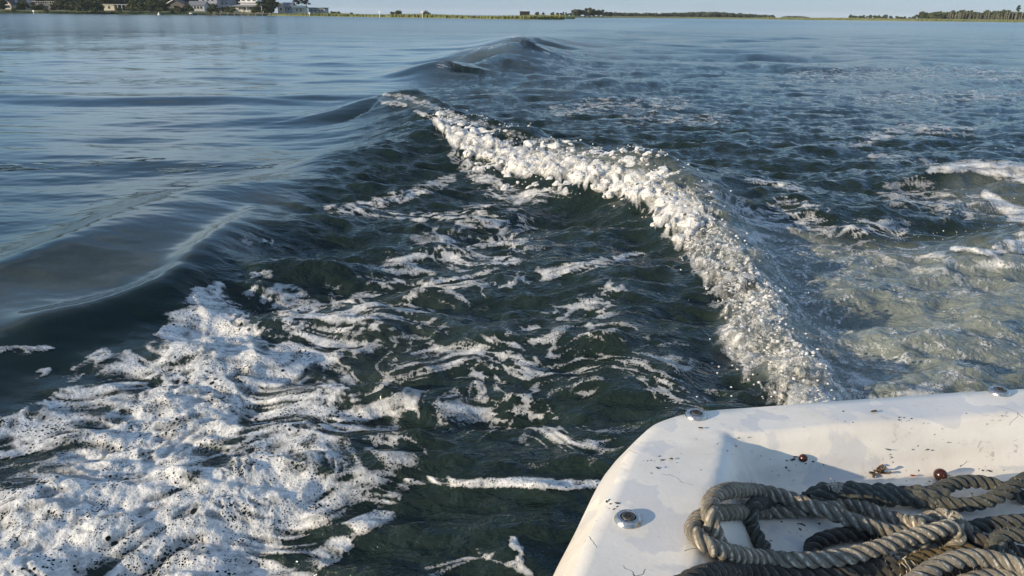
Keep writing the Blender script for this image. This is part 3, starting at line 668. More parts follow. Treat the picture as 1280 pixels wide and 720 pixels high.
# ---- houses on the left shore
M_GLASS = NT('window_glass'); M_GLASS.P(Base_Color=C3(.03, .04, .05), Roughness=.08); M_GLASS = M_GLASS.m
PAINT = {}
def paint(c):
    if c not in PAINT:
        PAINT[c] = simple('paint', c, .7, .08, .8)
    return PAINT[c]
def house(name, label, px, dist, wd, dp, base, storeys, wall, roofc, roof='gable', side=False, porch=None, deck=None, rot=0.0, nwin=3, trim=(.7, .7, .67), rise=2.2):
    p = at(px, dist); o = thing(name, label, 'house', (p.x, p.y, .9), rot - math.atan2(p.x, p.y) * .0)
    sh = 2.8; top = base + storeys * sh
    if base > .8:                                   # raised on posts
        for x in np.linspace(-wd / 2 + .3, wd / 2 - .3, 4):
            for y in (.3, dp - .3): MB().box(x - .13, x + .13, y - .13, y + .13, -.6, base).build('post', paint((.30, .29, .27)), o)
    wl = MB().box(-wd / 2, wd / 2, 0, dp, base if base > .8 else -.6, top)
    if roof == 'gable':
        if side:  # gable end faces the water
            wl.add([(-wd / 2, .002, top), (wd / 2, .002, top), (0, .002, top + rise), (-wd / 2, dp - .002, top), (wd / 2, dp - .002, top), (0, dp - .002, top + rise)], [(0, 1, 2), (5, 4, 3)])
        else:
            wl.add([(-wd / 2 + .002, 0, top), (-wd / 2 + .002, dp, top), (-wd / 2 + .002, dp / 2, top + rise), (wd / 2 - .002, 0, top), (wd / 2 - .002, dp, top), (wd / 2 - .002, dp / 2, top + rise)], [(0, 2, 1), (3, 4, 5)])
    wl.build('wall', paint(wall), o)
    ov = .5; rf = MB(); t = .18
    if roof == 'gable':
        a, L = (wd / 2, dp) if side else (dp / 2, wd)
        k = rise / a
        prof = [(-a - ov, top - ov * k + .05), (0, top + rise + .05), (a + ov, top - ov * k + .05), (a + ov, top - ov * k + .05 + t), (0, top + rise + .05 + t), (-a - ov, top - ov * k + .05 + t)]
        lo, hi = (-ov, dp + ov) if side else (-wd / 2 - ov, wd / 2 + ov)
        vs = [(q, lo, z) if side else (lo, dp / 2 + q, z) for q, z in prof] + [(q, hi, z) if side else (hi, dp / 2 + q, z) for q, z in prof]
        rf.add(vs, [(i, (i + 1) % 6, 6 + (i + 1) % 6, 6 + i) for i in range(6)] + [(0, 5, 4, 1), (1, 4, 3, 2), (6, 7, 10, 11), (7, 8, 9, 10)])
    elif roof == 'hip':
        rl = max(wd - dp, 1.0) / 2
        rf.add([(-wd / 2 - ov, -ov, top + .02), (wd / 2 + ov, -ov, top + .02), (wd / 2 + ov, dp + ov, top + .02), (-wd / 2 - ov, dp + ov, top + .02), (-rl, dp / 2, top + rise), (rl, dp / 2, top + rise)],
               [(0, 1, 5, 4), (1, 2, 5), (2, 3, 4, 5), (3, 0, 4), (3, 2, 1, 0)])
    else: rf.box(-wd / 2 - ov, wd / 2 + ov, -ov, dp + ov, top + .01, top + .3)
    r_o = rf.build('roof', paint(roofc), o)
    for s_ in range(storeys):
        for x in np.linspace(-wd / 2, wd / 2, nwin + 2)[1:-1]:
            z = base + s_ * sh + 1.0
            w_o = MB().box(x - .62, x + .62, -.06, -.003, z - .08, z + 1.35).build('window', paint(trim), o)
            MB().box(x - .5, x - .03, -.09, -.062, z + .03, z + 1.24).build('pane', M_GLASS, w_o); MB().box(x + .03, x + .5, -.09, -.062, z + .03, z + 1.24).build('pane', M_GLASS, w_o)
    if porch:
        z0, dd = porch
        MB().box(-wd / 2 - .3, wd / 2 + .3, -dd, -.12, z0 + 2.5, z0 + 2.72).build('porch_roof', paint(roofc), o)
        for x in np.linspace(-wd / 2, wd / 2, 5): MB().box(x - .09, x + .09, -dd + .1, -dd + .28, z0 + .02, z0 + 2.495).build('porch_post', paint(trim), o)
    if deck:
        z0, dd = deck
        dk = MB().box(-wd / 2 - .4, wd / 2 + .4, -dd, -.11, z0 - .2, z0).build('deck', paint((.36, .34, .31)), o)
        rl_ = MB().box(-wd / 2 - .4, wd / 2 + .4, -dd, -dd + .07, z0 + .9, z0 + 1.0).box(-wd / 2 - .4, wd / 2 + .4, -dd + .01, -dd + .06, z0 + .15, z0 + .22)
        for x in np.linspace(-wd / 2 - .35, wd / 2 + .35, 16): rl_.box(x - .04, x + .04, -dd + .012, -dd + .058, z0 + .003, z0 + .9)
        rl_.build('railing', paint(trim), dk)
        for x in np.linspace(-wd / 2, wd / 2, 4): MB().box(x - .1, x + .1, -dd + .3, -dd + .5, -.6, z0 - .21).build('post', paint((.3, .29, .27)), o)
    return o, top
CREAM, WHITE, GREY, BLUE, TAN = (.55, .49, .37), (.62, .62, .60), (.25, .265, .28), (.19, .23, .28), (.42, .38, .33)
RGREY, RDARK, RBROWN = (.16, .165, .17), (.06, .06, .065), (.14, .11, .09)
house('cottage', 'tall narrow cream cottage at the far left of the shore', 12, 372, 3.4, 6, .3, 1, CREAM, RDARK, side=True, nwin=2, rise=2.0)
house('cottage', 'blue grey cottage with a steep roof next to the cream cottage', 21, 376, 4.4, 7, .6, 1, BLUE, (.30, .34, .40), nwin=2, rise=2.4)
house('cottage', 'pale grey cottage left of the long dark boathouse', 38, 380, 3.2, 6, .3, 1, (.36, .36, .35), GREY, nwin=2, rise=1.5)
o, top = house('boathouse', 'long dark boathouse with a pale railed roof deck', 61, 374, 12.5, 8, .3, 1, (.10, .10, .115), (.28, .28, .29), roof='flat', nwin=5, trim=(.28, .28, .3))
rl_ = MB().box(-6.2, 6.2, -.4, -.33, top + 1.2, top + 1.3)
for x in np.linspace(-6.1, 6.1, 12): rl_.box(x - .05, x + .05, -.39, -.34, top + .31, top + 1.2)
rl_.build('railing', paint((.55, .55, .55)), o)
house('cottage', 'small pale cottage half hidden among trees above the boathouse', 52, 402, 4.5, 6, 4.0, 1, (.5, .5, .5), RGREY, nwin=2)
o, top = house('bungalow', 'cream fronted bungalow with a long open carport', 138, 378, 5.0, 7, .4, 1, CREAM, (.50, .48, .44), roof='flat', nwin=1)
MB().box(2.8, 10.2, -.3, 6, 3.25, 3.5).build('carport_roof', paint((.42, .43, .46)), o)
for x in (4.2, 6.2, 8.2, 10.0): MB().box(x - .12, x + .12, -.1, .14, -.6, 3.245).build('carport_post', paint((.5, .5, .5)), o)
MB().box(2.6, 10.0, 5.0, 5.2, -.6, 3.245).build('carport_wall', paint((.10, .10, .13)), o)
o, top = house('cottage', 'dark brown cottage under a sunlit white gable roof edge', 220, 384, 11.5, 9, .3, 1, (.10, .085, .075), (.10, .09, .085), side=True, nwin=3, rise=2.6)
tr_ = MB().add([(-6.3, -.56, 2.55), (-.0, -.56, 5.75), (-.0, -.56, 6.1), (-6.3, -.56, 2.95), (-6.3, -.7, 2.55), (0, -.7, 5.75), (0, -.7, 6.1), (-6.3, -.7, 2.95)], [(0, 1, 2, 3), (7, 6, 5, 4), (0, 4, 5, 1), (3, 2, 6, 7), (0, 3, 7, 4), (1, 5, 6, 2)])
tr_.build('gable_board', paint((.80, .78, .70)), o)
MB().box(-6.3, -5.6, -.7, -.1, -.3, 2.6).build('corner_post', paint((.80, .78, .70)), o)
house('cottage', 'low white cottage with a row of windows beside the dark brown cottage', 247, 384, 7.6, 6, .8, 1, (.40, .42, .44), (.17, .18, .20), nwin=4, rise=1.6)
o, top = house('two_storey_house', 'grey two storey gabled house with porch and white railed deck', 262, 392, 9.0, 9, 1.6, 2, (.30, .32, .36), RGREY, side=True, nwin=3, deck=(1.7, 2.6), porch=(1.7, 2.2), rise=2.8)
MB().add([(5.2, -2.4, 1.6), (6.2, -2.4, 1.6), (8.2, -2.4, -.6), (7.2, -2.4, -.6), (5.2, -1.4, 1.6), (6.2, -1.4, 1.6), (8.2, -1.4, -.6), (7.2, -1.4, -.6)], [(0, 3, 2, 1), (4, 5, 6, 7), (0, 1, 5, 4), (2, 3, 7, 6), (0, 4, 7, 3), (1, 2, 6, 5)]).build('stairs', paint((.6, .6, .6)), o)
house('two_storey_house', 'blue grey house with a long white railed deck over dark posts', 280, 398, 8.0, 9, 2.8, 2, (.24, .27, .32), RGREY, nwin=3, deck=(2.9, 2.6))
o, top = house('tiered_house', 'white tiered house with wide grey skirt roof and porch', 311, 392, 15.0, 11, .6, 1, (.60, .56, .48), (.26, .27, .29), roof='hip', nwin=4, porch=(.6, 2.6), rise=1.6)
MB().box(-4.2, 4.2, 2, 9, top + .5, top + 5.2).build('upper_storey', paint(WHITE), o)
MB().box(-5.0, 5.0, 1.2, 9.8, top + 1.6, top + 1.95).build('balcony', paint((.75, .75, .73)), o)
for x in (-2.7, 0, 2.7):
    w_o = MB().box(x - .8, x + .8, 1.9, 1.997, top + 2.3, top + 4.2).build('window', paint((.7, .7, .68)), o); MB().box(x - .65, x + .65, 1.86, 1.898, top + 2.45, top + 4.05).build('pane', M_GLASS, w_o)
MB().add([(-5, 1.2, top + 5.21), (5, 1.2, top + 5.21), (5, 9.8, top + 5.21), (-5, 9.8, top + 5.21), (0, 5.5, top + 7.6)], [(0, 1, 4), (1, 2, 4), (2, 3, 4), (3, 0, 4), (3, 2, 1, 0)]).build('upper_roof', paint((.45, .45, .44)), o)
house('gabled_house', 'cream and grey gabled house at the right end of the wood', 352, 410, 3.4, 8, .6, 1, CREAM, RGREY, side=True, nwin=1, rise=1.4)
house('gabled_house', 'blue grey house joined behind the cream gable', 359.5, 412, 5.0, 8, .6, 1, (.34, .36, .42), (.14, .15, .17), nwin=2, rise=1.9)
house('cottage', 'low cream cottage in front of the three small pines', 374, 405, 6.0, 5, .2, 1, (.50, .46, .38), (.45, .42, .35), roof='gable', nwin=2, rise=.8).__class__
house('long_shed', 'long low grey building out on the marsh', 397, 430, 9.5, 6, .2, 1, (.28, .32, .33), (.25, .29, .31), roof='flat', nwin=4)

# tell the low trees and shrubs of the left bank apart by the house they stand nearest to
MARKS = [(12, 'tall cream cottage'), (38, 'small pale cottage'), (61, 'long dark boathouse'), (138, 'cream bungalow'), (220, 'dark brown cottage'), (247, 'low white cottage'), (280, 'white railed deck'), (311, 'white tiered house'), (352, 'cream gabled house')]
for grp, what in (('low oaks along the left bank', 'low dark oak'), ('shrubs on the left bank', 'bank shrub')):
    seen = {}
    for o in [q for q in COL.objects if q.get('group') == grp]:
        px = project(np.array(o.location.x), np.array(o.location.y), np.array(1.0))[0]
        mk = min(MARKS, key=lambda t: abs(t[0] - px)); seen.setdefault((mk[1], px < mk[0]), []).append((abs(px - mk[0]), o))
    for (mk, left), lst in seen.items():
        for k, (_, o) in enumerate(sorted(lst, key=lambda t: t[0])):
            nth = ('first', 'second', 'third', 'fourth', 'fifth', 'sixth', 'seventh', 'eighth', 'ninth', 'tenth')[k]
            o['label'] = f"{nth} {what} to the {'left' if left else 'right'} of the {mk}"

# duck blind on the marsh
p = at(656, 272); o = thing('duck_blind', 'small black box hut standing on the marsh edge', 'hut', (p.x, p.y, .9))
MB().box(-1.7, 1.7, 0, 2.2, .35, 1.55).build('wall', paint((.022, .02, .02)), o); MB().box(-1.85, 1.85, -.15, 2.35, 1.552, 1.68).build('roof', paint((.03, .028, .028)), o)
for x in (-1.5, 1.5):
    for y in (.2, 2.0): MB().box(x - .09, x + .09, y - .09, y + .09, -1.6, .348).build('post', paint((.08, .07, .06)), o)
# channel posts
def post(px, dist, hh, label):
    p = at(px, dist); o = thing('marker_post', label, 'post', (p.x, p.y, -.5))
    MB().tube([(0, 0, 0), (0, 0, hh)], .13, 8).build('pole', paint((.75, .75, .73)), o); MB().box(-.35, .35, -.19, -.135, hh - .8, hh - .15).build('board', paint((.8, .8, .78)), o)
post(474.5, 312, 2.9, 'white marker post at the marsh edge nearest the black hut'); post(387, 345, 2.2, 'short white marker post below the low grey building')
post(528, 293, 3.0, 'white marker post beside a dark bush on the marsh'); post(43, 320, 2.0, 'short white post in the water off the boathouse')
# buoy
p = gp(199, 18.2); p = at(199, 300); o = thing('buoy', 'small white mooring buoy floating off the left shore', 'buoy', (p.x, p.y, 0))
MB().lathe([(0, -.4), (.4, -.3), (.5, .0), (.42, .4), (.22, .75), (.12, 1.0), (0, 1.05)], 12).build('float', paint((.85, .85, .83)), o, True); MB().lathe([(.0, 1.05), (.06, 1.06), (.06, 1.3), (0, 1.32)], 8).build('ring', paint((.4, .4, .4)), o)
# skiff
p = at(241, 330); o = thing('skiff', 'small dark skiff with a white bow moored by the bank', 'boat', (p.x, p.y, 0))
sec = [(-1.75, .75, .55), (-.8, .85, .5), (.4, .8, .55), (1.2, .5, .7), (1.9, .04, .9)]; vs = []; fs = []
for x, wd, zz in sec: vs += [(x, -wd, zz), (x, -wd * .7, -.2), (x, 0, -.3), (x, wd * .7, -.2), (x, wd, zz), (x, wd * .86, zz - .03), (x, 0, .05), (x, -wd * .86, zz - .03)]
for i in range(len(sec) - 1):
    for k in range(8): fs.append((i * 8 + k, i * 8 + (k + 1) % 8, (i + 1) * 8 + (k + 1) % 8, (i + 1) * 8 + k))
fs.append(tuple(range(8)));  MB().add(vs, fs).build('hull', paint((.05, .055, .06)), o)
MB().box(-1.2, -.2, -.6, .6, .35, .95).build('console', paint((.8, .8, .78)), o); MB().box(-2.1, -1.77, -.2, .2, -.1, .95).build('outboard_motor', paint((.04, .04, .04)), o)
# dock with pilings in front of the tiered house
p = at(303, 338); o = thing('dock', 'low grey dock on a row of pilings before the white tiered house', 'dock', (p.x, p.y, 0))
for i in range(24): MB().box(-12 + i, -11.04 + i, -.8, .8, .80, .88).build('plank', paint((.30, .28, .25)), o)
for i in range(9):
    for y in (-.95, .95): MB().tube([(-12 + i * 3.0, y, -1.5), (-12 + i * 3.0, y, 1.9 if i % 2 else 1.3)], .14, 7).build('piling', paint((.26, .24, .21)), o)

# ------------------------------------------------------------------ the boat's stern corner
ZT = 0.92; WELL = .050
top_px = [(714, 720), (735, 671), (756, 628), (781, 573), (793, 555), (804, 542), (818, 531), (836, 524), (857, 518.5), (900, 512.5), (960, 507.5), (1040, 502), (1120, 496), (1200, 490.5), (1280, 486)]
tw = [tuple(gp(px, py, ZT).xy) for px, py in top_px]
d0 = Vector(tw[0]) - Vector(tw[3]); d0.normalize(); d1 = Vector(tw[-1]) - Vector(tw[-4]); d1.normalize()
outline = [tuple(Vector(tw[0]) + d0 * L) for L in (1.3, .8, .4, .15)] + tw + [tuple(Vector(tw[-1]) + d1 * L) for L in (.15, .4, .8, 1.2)]
outline = spline(outline, 12)
LDIR = -d0; BDIR = d1
Lp = gp(918, 596, ZT - WELL * .3).xy; Bp = gp(1120, 530, ZT).xy; Bq = gp(1120, 592, ZT - WELL).xy
BW = (Bq.x - Bp.x) * BDIR.y - (Bq.y - Bp.y) * BDIR.x; print('back slope', BW, WELL)
def deck_z(x, y):
    x = np.asarray(x, float); y = np.asarray(y, float)
    # inside distances from the two rims (positive into the well)
    dl = (x - Lp.x) * LDIR.y - (y - Lp.y) * LDIR.x
    db = (x - Bp.x) * BDIR.y - (y - Bp.y) * BDIR.x
    t = np.clip((dl + .016) / .050, 0, 1); a = t * t * (3 - 2 * t)
    t = np.clip(db / BW, 0, 1); b_ = .55 * t + .45 * t * t * (3 - 2 * t)
    k = .07; hh = np.clip(.5 + .5 * (b_ - a) / k, 0, 1)
    s = np.clip(b_ + (a - b_) * hh - k * hh * (1 - hh), 0, 1)      # smooth minimum rounds the corner
    z = ZT - WELL * s
    z = z + .0009 * np.sin(x * 37 + 1) * np.sin(y * 31) 
    return z
AN = np.array([1.75, -1.15])
tlist = np.concatenate([np.linspace(0, .02, 5), np.linspace(.02, .62, 190)[1:], np.linspace(.62, 1, 20)[1:]])
O2 = outline; nrm = np.gradient(O2, axis=0); nrm /= np.linalg.norm(nrm, axis=1)[:, None]; out = np.stack([-nrm[:, 1], nrm[:, 0]], -1)
rows = []
for oo, zz in ((.004, -1.25), (.012, -.55), (.016, -.10), (.0175, -.055), (.0235, -.052), (.0255, -.046), (.0250, -.040), (.0225, -.0340), (.0150, -.0225), (.0070, -.0100), (.0018, -.0026), (.0004, -.0006)):
    q = O2 + out * oo; rows.append(np.column_stack([q, np.full(len(q), ZT + zz)]))
for t in tlist:
    q = O2 + (AN - O2) * t; z = deck_z(q[:, 0], q[:, 1]); rows.append(np.column_stack([q, z]))
rows = np.array(rows); nr, nc = rows.shape[:2]
ii = np.arange(nr * nc).reshape(nr, nc)
dq = np.stack([ii[:-1, :-1], ii[:-1, 1:], ii[1:, 1:], ii[1:, :-1]], -1).reshape(-1, 4)
m = NT('boat_paint'); P_ = m.pos()
st = m.noise(P_, 14.0, 5, .6, .6); st2 = m.noise(P_, 5.0, 3, .5)
wear = m.ramp(m.noise(P_, 15.0, 4, .5, .3), .53, .555)                  # old paint layers worn through in patches
c = m.mix(m.ramp(st, .35, .7), C3(.80, .755, .67), C3(.69, .65, .575))
c = m.mix(m.math('MULTIPLY', wear, .60), c, C3(.56, .565, .57))
c = m.mix(m.math('MULTIPLY', m.ramp(m.noise(P_, 26.0, 5, .7), .60, .74), .40), c, C3(.52, .45, .34))
mpw = m.n('Mapping'); m.set(mpw.inputs['Vector'], P_); mpw.inputs['Scale'].default_value = (1, 2.2, 1)
scuff = m.ramp(m.noise(mpw.outputs[0], 60.0, 4, .6, 1.5), .66, .72)
c = m.mix(m.math('MULTIPLY', scuff, .55), c, C3(.30, .28, .25))
wv = m.n('VectorMath', operation='ADD'); nn = m.n('TexNoise'); m.set(nn.inputs['Vector'], P_); nn.inputs['Scale'].default_value = 26; nn.inputs['Detail'].default_value = 3
sc_ = m.n('VectorMath', operation='SCALE'); m.set(sc_.inputs[0], nn.outputs['Color']); sc_.inputs['Scale'].default_value = .05
m.set(wv.inputs[0], P_); m.set(wv.inputs[1], sc_.outputs[0])
ck = m.voro(wv.outputs[0], 9.0, 'DISTANCE_TO_EDGE')
crack = m.math('MULTIPLY', m.ramp(ck, .0045, .0015), m.ramp(m.noise(P_, 19.0, 2), .59, .62))
sp = m.voro(P_, 95.0); spk = m.math('MULTIPLY', m.ramp(m.math('ADD', sp, m.math('MULTIPLY', m.noise(P_, 400, 2), .1)), .17, .13), m.ramp(m.noise(P_, 11.0, 3, .6), .55, .63))
dirt = m.math('MAXIMUM', m.math('MULTIPLY', crack, .85), m.math('MULTIPLY', spk, .85))
grime = m.math('MULTIPLY', m.ramp(m.noise(P_, 48.0, 6, .75, .6), .55, .75), m.ramp(m.noise(P_, 6.5, 2), .42, .62))
c = m.mix(m.math('MULTIPLY', grime, .45), c, C3(.33, .28, .20))
c = m.mix(dirt, c, C3(.03, .028, .026))
m.P(Base_Color=c, Roughness=m.ramp(st2, .3, .7, .26, .48), IOR=1.45)
m.bump(m.math('ADD', m.noise(P_, 240.0, 4, .6), m.math('ADD', m.math('MULTIPLY', m.noise(P_, 40.0, 3), 1.0), m.math('MULTIPLY', dirt, -.6))), .12, .0014)
M_BOAT = m.m
boat = thing('boat', 'white painted boat stern corner with recessed deck well at lower right', 'boat', (0.6, 0.4, 0))
dme = grid_mesh('hull', rows.reshape(-1, 3) - np.array([0.6, 0.4, 0]), dq, True)
if dme.polygons[len(dme.polygons) - 50].normal.z < 0: dme.flip_normals()
hull = new_obj('hull', dme, boat, M_BOAT)
# inner sides that close the stern piece toward the cockpit
ins = MB()
pa, pb = rows[11, 0], rows[11, -1]
an3 = np.array([AN[0], AN[1], float(deck_z(AN[0], AN[1]))])
q = [pa, an3, pb]; off = np.array([.6, .4, 0])
for u, v in ((pa, an3), (an3, pb)):
    ins.add([tuple(u - off), tuple(v - off), (v[0] - .6, v[1] - .4, -.3), (u[0] - .6, u[1] - .4, -.3)], [(0, 1, 2, 3)])
ins.build('bulkhead', M_BOAT, boat)

def on_deck(px, py, up=0.0):
    lo, hi = ZT - WELL - .01 + up, ZT + .01 + up      # where the sight line meets the deck, by bisection
    for _ in range(30):
        z = (lo + hi) / 2; g = gp(px, py, z)
        if z > float(deck_z(g.x, g.y)) + up: hi = z
        else: lo = z
    g = gp(px, py, hi); g.z = float(deck_z(g.x, g.y)) + up; return g
m = NT('stainless_steel'); m.P(Base_Color=C3(.50, .48, .45), Metallic=1.0, Roughness=m.ramp(m.noise(m.obj(), 300, 3), .3, .7, .18, .42)); M_STEEL = m.m
M_SCREW = simple('dark_screw', (.16, .14, .12), .45, .4, 300, .9)  # screw head toned darker than the washer ring
M_SLOT_SHADE = simple('slot_shade', (.03, .024, .02), .8, .4, 400)  # near-black colour stands in for the shade inside the slot
for (px, py, lb) in ((785, 650, 'round steel screw fitting nearest the rope on the white deck'), (870, 519.5, 'steel screw fitting at the rounded corner of the white deck'), (1249, 490.5, 'steel screw fitting on the stern edge farthest right')):
    g = on_deck(px, py); o = thing('screw_fitting', lb, 'screw', g, rng.uniform(0, 3), 'steel screws along the deck edge')
    k = 1.0
    MB().lathe([(.0112 * k, -.001), (.0112 * k, .0008), (.0106, .0018), (.0092, .0036), (.0078, .0044), (.0070, .0042), (.0062, .0030), (.0060, .0022), (0.0, .0020)], 40).build('cup_washer', M_STEEL, o, True)
    sb = MB().lathe([(.0057, .0022), (.0056, .0036), (.0046, .0044), (.0026, .0048), (.0024, .0034), (0, .0034)], 32).build('screw_head', M_SCREW, o, True)
    MB().box(-.0034, .0034, -.0007, .0007, .0040, .00495).box(-.0007, .0007, -.0034, -.00072, .0040, .00495).box(-.0007, .0007, .00072, .0034, .0040, .00495).build('cross_slot', M_SLOT_SHADE, sb)

# ------------------------------------------------------------------ rope
def rope_mat(name, a, b_, dark):
    m = NT(name); ob = m.pos(); sl = m.attr('along'); ar = m.attr('around')
    cv = m.n('CombineXYZ'); m.set(cv.inputs[0], m.math('MULTIPLY', sl, 14.0)); m.set(cv.inputs[1], m.math('MULTIPLY', ar, 20.0)); m.set(cv.inputs[2], m.attr('sid'))
    fib = m.noise(cv.outputs[0], 2.2, 4, .65)
    big = m.noise(ob, 34.0, 3, .6)
    c = m.mix(m.ramp(fib, .36, .64), C3(*a), C3(*b_)); c = m.mix(m.math('MULTIPLY', m.ramp(big, .45, .7), .5), c, C3(*dark))
    m.P(Base_Color=c, Roughness=.85); m.bump(fib, 1.0, .0028); return m.m
M_ROPE = rope_mat('weathered_rope', (.15, .137, .108), (.58, .525, .42), (.13, .12, .10))
M_ROPE2 = rope_mat('grey_green_rope', (.055, .06, .052), (.17, .175, .15), (.035, .038, .033))  # grey green, with albedo lowered for the shadowed upper turns
M_ROPE_SHADED = rope_mat('shaded_rope', (.04, .038, .034), (.12, .112, .095), (.02, .02, .018))  # darker copy of the rope, shade of the lower turns put into its colour
M_FUZZ = simple('rope_fibre', (.42, .39, .32), .9, .2, 60)
RD = .0070           # rope radius
FUZZ = []
def rope_path(rows, n=14):
    rows = [(px, py, z if len(r) == 0 else z) for px, py, z, *r in rows]
    pts = [on_deck(px, py, RD + zz * RD * 2) for px, py, zz in rows]
    return spline([tuple(p) for p in pts], n)
def rope(name, rows, mat, parent, R=RD, strands=3, pitch=None, lump=0.0, seed=0, label=None, path=None):
    P = rope_path(rows) if path is None else path
    seg = np.linalg.norm(np.diff(P, axis=0), axis=1); S = np.concatenate([[0], np.cumsum(seg)]); n = max(12, int(S[-1] / .0011))
    s = np.linspace(0, S[-1], n); P = np.column_stack([np.interp(s, S, P[:, k]) for k in range(3)])
    for _ in range(6): P[1:-1] = (P[:-2] + 2 * P[1:-1] + P[2:]) / 4
    T = np.gradient(P, axis=0); T /= np.linalg.norm(T, axis=1)[:, None]
    N = np.zeros_like(P); N[0] = np.cross(T[0], [0, 0, 1.0]); N[0] /= np.linalg.norm(N[0]) + 1e-9
    for i in range(1, n):
        v = N[i - 1] - T[i] * np.dot(N[i - 1], T[i]); N[i] = v / np.linalg.norm(v)
    B = np.cross(T, N); pitch = pitch or R * 4.4; m_ = 10
    Rv = R * (1 + lump * np.array([math.sin(q * 520 + seed) * .5 + math.sin(q * 213 + 2 * seed) * .5 for q in s]))
    vs = []; fs = []; al = []; ar = []; si = []
    rs_ = (.452 if strands == 3 else .39)
    for k in range(strands):
        ph = 2 * np.pi * (k / strands + s / pitch) + seed + .25 * np.sin(s * 61 + seed)
        rad = N * np.cos(ph)[:, None] + B * np.sin(ph)[:, None]; tan = -N * np.sin(ph)[:, None] + B * np.cos(ph)[:, None]
        c = P + rad * (Rv * (1 - rs_))[:, None]
        # strand direction (helix tangent) to keep the section perpendicular
        hd = T + tan * (2 * np.pi * Rv * (1 - rs_) / pitch)[:, None]; hd /= np.linalg.norm(hd, axis=1)[:, None]
        side = np.cross(hd, rad)
        b0 = len(vs) and sum(len(q) for q in vs)
        ring = []
        for j in range(m_):
            th = 2 * np.pi * j / m_
            w_ = Rv * rs_ * (1 + .05 * np.sin(s * 900 + k * 2 + j * 1.3) + .06 * np.sin(s * 310 + k * 4 + seed))
            ring.append(c + rad * (np.cos(th) * w_)[:, None] + side * (np.sin(th) * w_ * 1.03)[:, None])
        ring = np.stack(ring, 1)
        vs.append(ring.reshape(-1, 3)); g = np.arange(n * m_).reshape(n, m_) + b0
        fs.append(np.stack([g[:-1], np.roll(g, -1, 1)[:-1], np.roll(g, -1, 1)[1:], g[1:]], -1).reshape(-1, 4))
        al.append(np.repeat(s * 12, m_)); ar.append(np.tile(np.abs(np.linspace(-1, 1, m_)), n)); si.append(np.full(n * m_, k * 3.7 + seed))
        rr_ = np.random.RandomState(seed * 7 + k)
        for q in range(int(S[-1] * 2300)):
            i = rr_.randint(n); th = rr_.rand() * 6.28
            nn_ = rad[i] * math.cos(th) + side[i] * math.sin(th)
            if nn_ @ rad[i] < -.2: continue
            FUZZ.append((c[i] + nn_ * Rv[i] * rs_ * .95, nn_ * rr_.uniform(.3, 1.2) + hd[i] * rr_.uniform(-1.6, 1.6) + rr_.normal(0, .4, 3), rr_.uniform(.0012, .0042)))
    me = grid_mesh(name, np.vstack(vs) - np.array(parent.location), np.vstack(fs), True, {'along': np.concatenate(al), 'around': np.concatenate(ar), 'sid': np.concatenate(si)})
    o = new_obj(name, me, parent, mat)
    if label: o['label'] = label
    return o
g = on_deck(1060, 680)
R1 = thing('mooring_rope', 'weathered tan three strand rope looped in a flat coil on the deck', 'rope', g)
rope('loop', [(1190, 690, .0), (1197, 672, .6), (1188, 659, 1.25), (1165, 665, 1.35), (1130, 674, 1.2), (1095, 686, 1.1), (1050, 697, .95), (1000, 700, .8), (950, 697, .7), (905, 689, .55), (876, 676, .35), (866, 660, .2), (876, 647, .1), (900, 641, .0), (950, 640, .0), (1000, 637, .1), (1050, 634, .1)], M_ROPE, R1, seed=1)
rope('loop', [(903, 690, .0), (895, 672, .15), (888, 650, .9), (887, 630, 1.1), (896, 618, 1.1), (915, 613, 1.0), (945, 614, .9), (985, 622, .9), (1030, 638, .9), (1070, 652, .8), (1105, 663, .5), (1140, 668, .2), (1180, 672, .1)], M_ROPE, R1, seed=2, label='loop of grey brown rope rising over the outer turn')
rope('tail', [(962, 697, .0), (955, 685, .0), (946, 670, .0), (939, 655, .0), (938, 642, .6), (944, 631, 1.0), (960, 628, .4), (985, 632, 0.0)], M_ROPE2, R1, seed=3, R=RD * .95)
rope('loop', [(1040, 706, .0), (1018, 697, .0), (1014, 686, .0), (1025, 676, .1), (1050, 669, .1), (1080, 667, .0), (1110, 672, 0)], M_ROPE_SHADED, R1, seed=4)
rope('loop', [(845, 735, .3), (868, 722, .25), (892, 714, .2), (930, 712, .1), (980, 717, .0), (1040, 716, 0), (1090, 708, .2), (1115, 700, .3)], M_ROPE_SHADED, R1, seed=5)
rope('loop', [(1120, 745, .6), (1148, 722, .9), (1177, 705, 1.1), (1210, 697, 1.2), (1245, 700, 1.2), (1285, 712, 1.1), (1330, 735, 1.0)], M_ROPE, R1, seed=6, R=RD * 1.05)
rope('loop', [(1150, 752, .3), (1190, 735, .5), (1235, 722, .5), (1300, 722, .5)], M_ROPE, R1, seed=7)
R2 = thing('mooring_rope', 'dark grey green rope with a lumpy spliced eye lying behind the tan coil', 'rope', on_deck(1150, 620))
rope('splice', [(1008, 628, .1), (1030, 618, .3), (1060, 616, .45), (1095, 618, .4), (1130, 620, .35), (1165, 621, .3), (1178, 620, .2)], M_ROPE2, R2, R=RD * 1.42, strands=6, pitch=RD * 10, lump=.16, seed=8, label='thick lumpy splice where tucked strands bulge out')
rope('eye', [(1140, 618, .3), (1165, 616, .45), (1185, 607, .5), (1210, 602, .5), (1235, 604, .4), (1256, 612, .2), (1275, 620, .0), (1310, 630, 0)], M_ROPE2, R2, seed=9)
rope('eye', [(1140, 624, .1), (1170, 628, .1), (1205, 631, .2), (1235, 626, .5), (1258, 614, .9), (1280, 600, 1.2), (1320, 580, 1.5)], M_ROPE2, R2, seed=10)
rope('tail', [(1040, 625, .0), (1075, 633, .0), (1105, 643, .15), (1130, 652, .3), (1150, 662, .2), (1165, 672, 0)], M_ROPE, R2, seed=11, R=RD * .95, label='paler rope tail leaving the splice')
